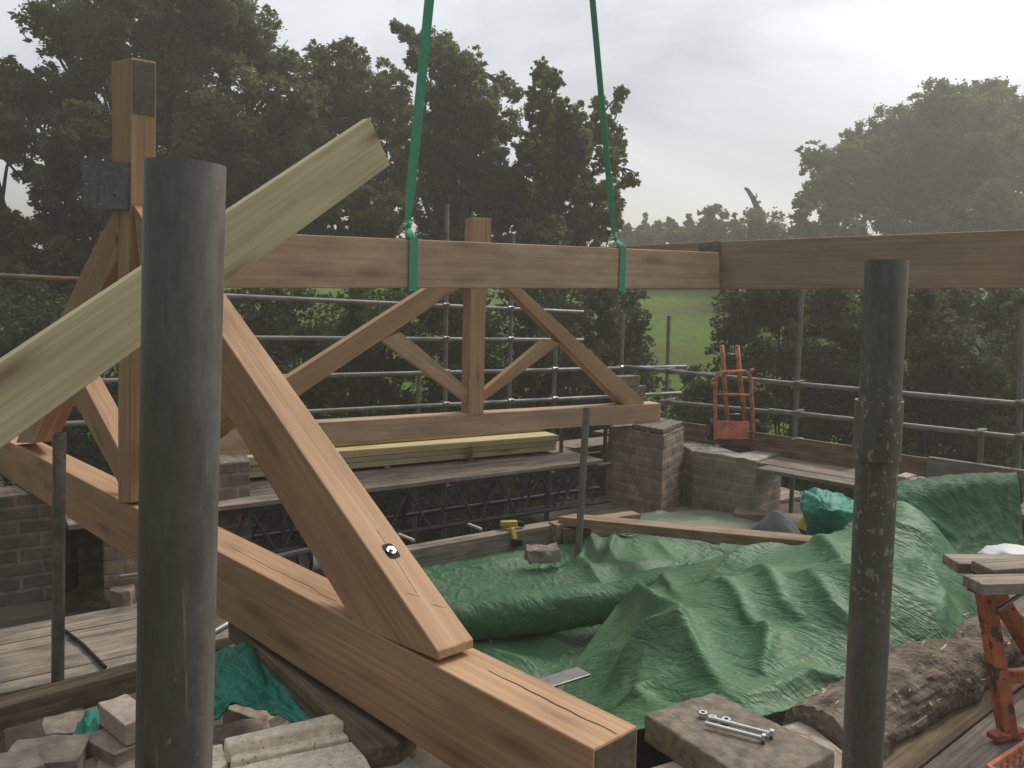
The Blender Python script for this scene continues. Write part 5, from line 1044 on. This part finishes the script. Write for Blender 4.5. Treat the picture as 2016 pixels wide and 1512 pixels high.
tree('broadleaf_tree', 'dark narrow tree with loose tufts beside the thin green sling', 'tree', 18.5,
     [(1068, 140, 26), (1088, 158, 26), (1062, 190, 26), (1078, 228, 46), (1122, 235, 42), (1180, 205, 22), (1222, 185, 18), (1212, 212, 14), (1180, 262, 42), (1060, 300, 58), (1130, 305, 66), (1200, 318, 32), (1100, 375, 78), (1190, 385, 46), (1240, 355, 20), (1030, 415, 66), (1150, 440, 62), (1200, 430, 30), (1000, 370, 56), (1215, 280, 22), (1060, 500, 80), (1160, 510, 70)], 1095, 115000, 0.045, 'leaf_dark', 0.2)
hb = 'bushes behind the guard rails'
for lab, Y, bl, bx, n, m in (
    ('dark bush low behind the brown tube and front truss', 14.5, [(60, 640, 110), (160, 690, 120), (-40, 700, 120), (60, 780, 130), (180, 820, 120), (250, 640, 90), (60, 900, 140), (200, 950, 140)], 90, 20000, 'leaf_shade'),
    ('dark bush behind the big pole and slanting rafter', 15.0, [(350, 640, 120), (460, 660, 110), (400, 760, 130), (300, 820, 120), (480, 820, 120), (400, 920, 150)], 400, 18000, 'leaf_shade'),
    ('bush with lit yellow green sprays behind the back truss rafter', 15.5, [(530, 640, 90), (600, 680, 90), (560, 760, 110), (660, 740, 90), (620, 840, 120), (560, 930, 140)], 590, 20000, 'leaf_mid'),
    ('green bush behind the left strut of the back truss', 15.0, [(700, 640, 80), (780, 630, 80), (740, 720, 90), (810, 700, 70), (760, 800, 110), (700, 900, 130), (840, 900, 130)], 760, 20000, 'leaf_mid'),
    ('bright edged bush behind the back king post', 15.6, [(870, 610, 80), (930, 640, 80), (890, 700, 90), (960, 720, 80), (900, 790, 100), (980, 820, 110), (920, 920, 130)], 910, 20000, 'leaf_mid'),
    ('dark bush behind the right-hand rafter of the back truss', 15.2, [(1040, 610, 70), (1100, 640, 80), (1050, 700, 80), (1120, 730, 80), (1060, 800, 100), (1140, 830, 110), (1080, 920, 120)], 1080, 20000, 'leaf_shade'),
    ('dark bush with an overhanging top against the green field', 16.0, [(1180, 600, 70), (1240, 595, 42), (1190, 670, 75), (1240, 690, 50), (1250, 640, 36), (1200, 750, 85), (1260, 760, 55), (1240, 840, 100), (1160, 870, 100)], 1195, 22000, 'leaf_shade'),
    ('leafy bush beside the field under the deep beam', 15.0, [(1450, 600, 46), (1490, 620, 56), (1440, 660, 50), (1500, 690, 60), (1455, 730, 55), (1390, 770, 50), (1350, 820, 60), (1450, 820, 90), (1320, 880, 80), (1400, 930, 110)], 1460, 22000, 'leaf_mid'),
    ('bush with a dark hollow beside the first upright tube', 14.4, [(1540, 600, 70), (1600, 640, 70), (1560, 710, 70), (1620, 730, 75), (1540, 790, 80), (1620, 830, 90), (1560, 910, 110)], 1570, 20000, 'leaf_mid'),
    ('light leaved bush behind the spattered pole', 13.8, [(1660, 610, 70), (1720, 660, 80), (1670, 720, 80), (1740, 760, 85), (1680, 820, 95), (1740, 880, 110)], 1700, 20000, 'leaf_mid'),
    ('bush with pale grey twigs beyond the spattered pole', 13.4, [(1820, 660, 70), (1870, 690, 80), (1830, 750, 80), (1900, 770, 80), (1850, 840, 100), (1900, 920, 120)], 1860, 20000, 'leaf_grey'),
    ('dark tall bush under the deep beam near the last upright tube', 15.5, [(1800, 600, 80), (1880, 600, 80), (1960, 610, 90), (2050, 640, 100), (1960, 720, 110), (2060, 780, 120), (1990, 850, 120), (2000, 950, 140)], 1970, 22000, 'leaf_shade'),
    ('small green bush at the end of the pale rails', 12.6, [(1980, 800, 70), (2030, 830, 80), (1960, 860, 70), (2000, 920, 100)], 1995, 12000, 'leaf_mid')):
    tree('bush', lab, 'bush', Y, bl + [(bl[0][0] + random.uniform(-60, 60), 1010, 130), (bl[1][0], 1000, 120), (bl[0][0], min(bl[0][1] - 45, 590), 55), (bl[1][0], 590 if bl[1][0] < 1230 or bl[1][0] > 1440 else 640, 45)], bx, int(n * 2.2), 0.042, m, 0.06, -3.0, hb, 0.9, 0.2, 60, 0.32)
# far side of the field
oak = [(1900, 300, 95), (1820, 320, 80), (1960, 300, 95), (1760, 340, 70), (1905, 225, 68), (1800, 250, 58), (1745, 275, 58), (1985, 255, 76), (1700, 320, 56), (1850, 320, 88), (1655, 325, 50), (1625, 370, 42), (1600, 312, 30), (1588, 395, 22), (1705, 395, 56), (1950, 360, 100), (1790, 395, 60), (2070, 290, 90), (1655, 410, 32), (1880, 420, 70), (1960, 450, 70), (1845, 195, 40), (1950, 195, 42), (1680, 285, 34)]
tree('oak_tree', 'great rounded oak standing alone against the sky beyond the deep beam', 'tree', 42.0, oak, 1870, 240000, 0.092, 'leaf_dark', 0.7, 0.8, None, 2.2, 0.42, 100, 0.27)
gh = 'trees along the far edge of the field'
for i, (lab, Y, bl, bx, n, lf, m) in enumerate((
    ('yellowish bush in front of the great oak', 36, [(1930, 440, 50), (1980, 430, 60), (1890, 460, 45), (2030, 440, 70), (1950, 500, 80)], 1950, 12000, 0.13, 'leaf_mid'),
    ('dark bush at the foot of the great oak', 38, [(1740, 440, 45), (1800, 450, 50), (1690, 450, 36), (1850, 460, 45), (1760, 500, 70)], 1770, 12000, 0.13, 'leaf_dark'),
    ('slim dark bush below the outer oak branches', 40, [(1580, 400, 14), (1580, 430, 22), (1580, 465, 30), (1590, 510, 45)], 1580, 5000, 0.12, 'leaf_dark'),
    ('light green bush between the dead trunk and the oak', 42, [(1625, 440, 34), (1660, 465, 40), (1600, 480, 40), (1640, 520, 60)], 1635, 8000, 0.13, 'leaf_mid'),
    ('ivy covered bush round the dead trunk', 60, [(1490, 420, 20), (1505, 440, 26), (1475, 440, 20), (1520, 460, 30), (1480, 475, 36), (1500, 520, 50)], 1495, 7000, 0.16, 'leaf_dark'),
    ('pointed little tree beside the dead trunk', 70, [(1445, 425, 6), (1445, 440, 12), (1446, 460, 18), (1446, 490, 30)], 1446, 4000, 0.2, 'leaf_grey'),
    ('round dark tree in the middle of the far tree line', 74, [(1400, 428, 20), (1385, 445, 22), (1415, 445, 22), (1400, 470, 32), (1400, 510, 40)], 1400, 6000, 0.22, 'leaf_grey'),
    ('pointed tree beside the round one in the far tree line', 78, [(1356, 425, 6), (1356, 440, 12), (1356, 458, 18), (1356, 490, 30)], 1356, 4000, 0.22, 'leaf_grey'),
    ('ragged pointed tree second along the far tree line', 80, [(1318, 432, 7), (1318, 446, 13), (1318, 464, 18), (1318, 495, 30)], 1318, 4000, 0.22, 'leaf_grey'),
    ('spiky conifer first along the far tree line', 80, [(1270, 424, 5), (1270, 437, 10), (1270, 455, 16), (1268, 490, 30)], 1270, 4000, 0.22, 'leaf_grey'),
    ('low tree where the far tree line begins', 76, [(1235, 455, 14), (1245, 470, 18), (1225, 480, 20), (1240, 510, 30)], 1238, 4000, 0.22, 'leaf_grey'),
    ('low hedge tree filling the gap in the far tree line', 72, [(1335, 462, 22), (1295, 465, 20), (1375, 465, 22), (1425, 470, 22), (1335, 500, 34), (1280, 500, 30), (1420, 510, 34)], 1335, 9000, 0.22, 'leaf_grey'))):
    bl = bl if Y < 55 else [(x, y, r * 1.3 if r > 12 else r) for x, y, r in bl] + [(bl[0][0] + 16, 462, 17), (bl[0][0] - 14, 466, 16)]; Y = Y if Y < 55 else 44 + (Y - 60) * 0.3; lf = lf if Y < 43 else lf * 0.65
    tree('hedgerow_tree', lab, 'tree', Y, bl + ([(bx - 12, 535, 30), (bx + 22, 540, 28)]if True else []), bx, int(n * 1.6), lf * 0.8, m, 0.16, land(Y), gh, 1.2, 0.35, 12, 0.5)
dt = thing('dead_tree', 'bare dead trunk leaning out of the far tree line', 'tree', aty(1512, 480, 45)); bm = bmesh.new()
sweep_bm([aty(x, y, 45) for x, y in ((1515, 560), (1512, 480), (1503, 440), (1492, 412), (1482, 390), (1472, 374), (1466, 370))], [0.24, 0.22, 0.19, 0.16, 0.13, 0.10, 0.06], 9, bm); sweep_bm([aty(x, y, 45) for x, y in ((1484, 394), (1490, 386), (1488, 380))], [0.08, 0.045, 0.02], 7, bm)
from_bm('trunk', bm, 'dead_wood', dt, smooth=True)

# ------------------------------------------------------------------ haze volume added to imitate a milky lens glare
def glare_haze():
    b = bmesh.new(); bmesh.ops.create_cube(b, size=1.0)
    for v in b.verts: v.co = Vector((v.co.x * 1100 + 100, v.co.y * 800 + 340, -4.2 + (v.co.z + 0.5) * 22.0))
    V = [tuple(v.co) for v in b.verts]; Fc = [[v.index for v in f.verts] for f in b.faces]; b.free()
    m = bpy.data.materials.new('glare_haze'); m.use_nodes = True; nt = m.node_tree; nt.nodes.clear(); o = N(nt, 'ShaderNodeOutputMaterial'); pv = N(nt, 'ShaderNodeVolumePrincipled'); pv.inputs['Color'].default_value = (1.0, 0.97, 0.84, 1); pv.inputs['Anisotropy'].default_value = 0.35; pv.inputs['Density'].default_value = 0.0056; L(nt, pv.outputs[0], o.inputs['Volume']); MATS['glare_haze'] = m
    h = link_mesh('glare_haze', V, Fc, 'glare_haze'); tag(h, None, None, None, 'stuff')
glare_haze()
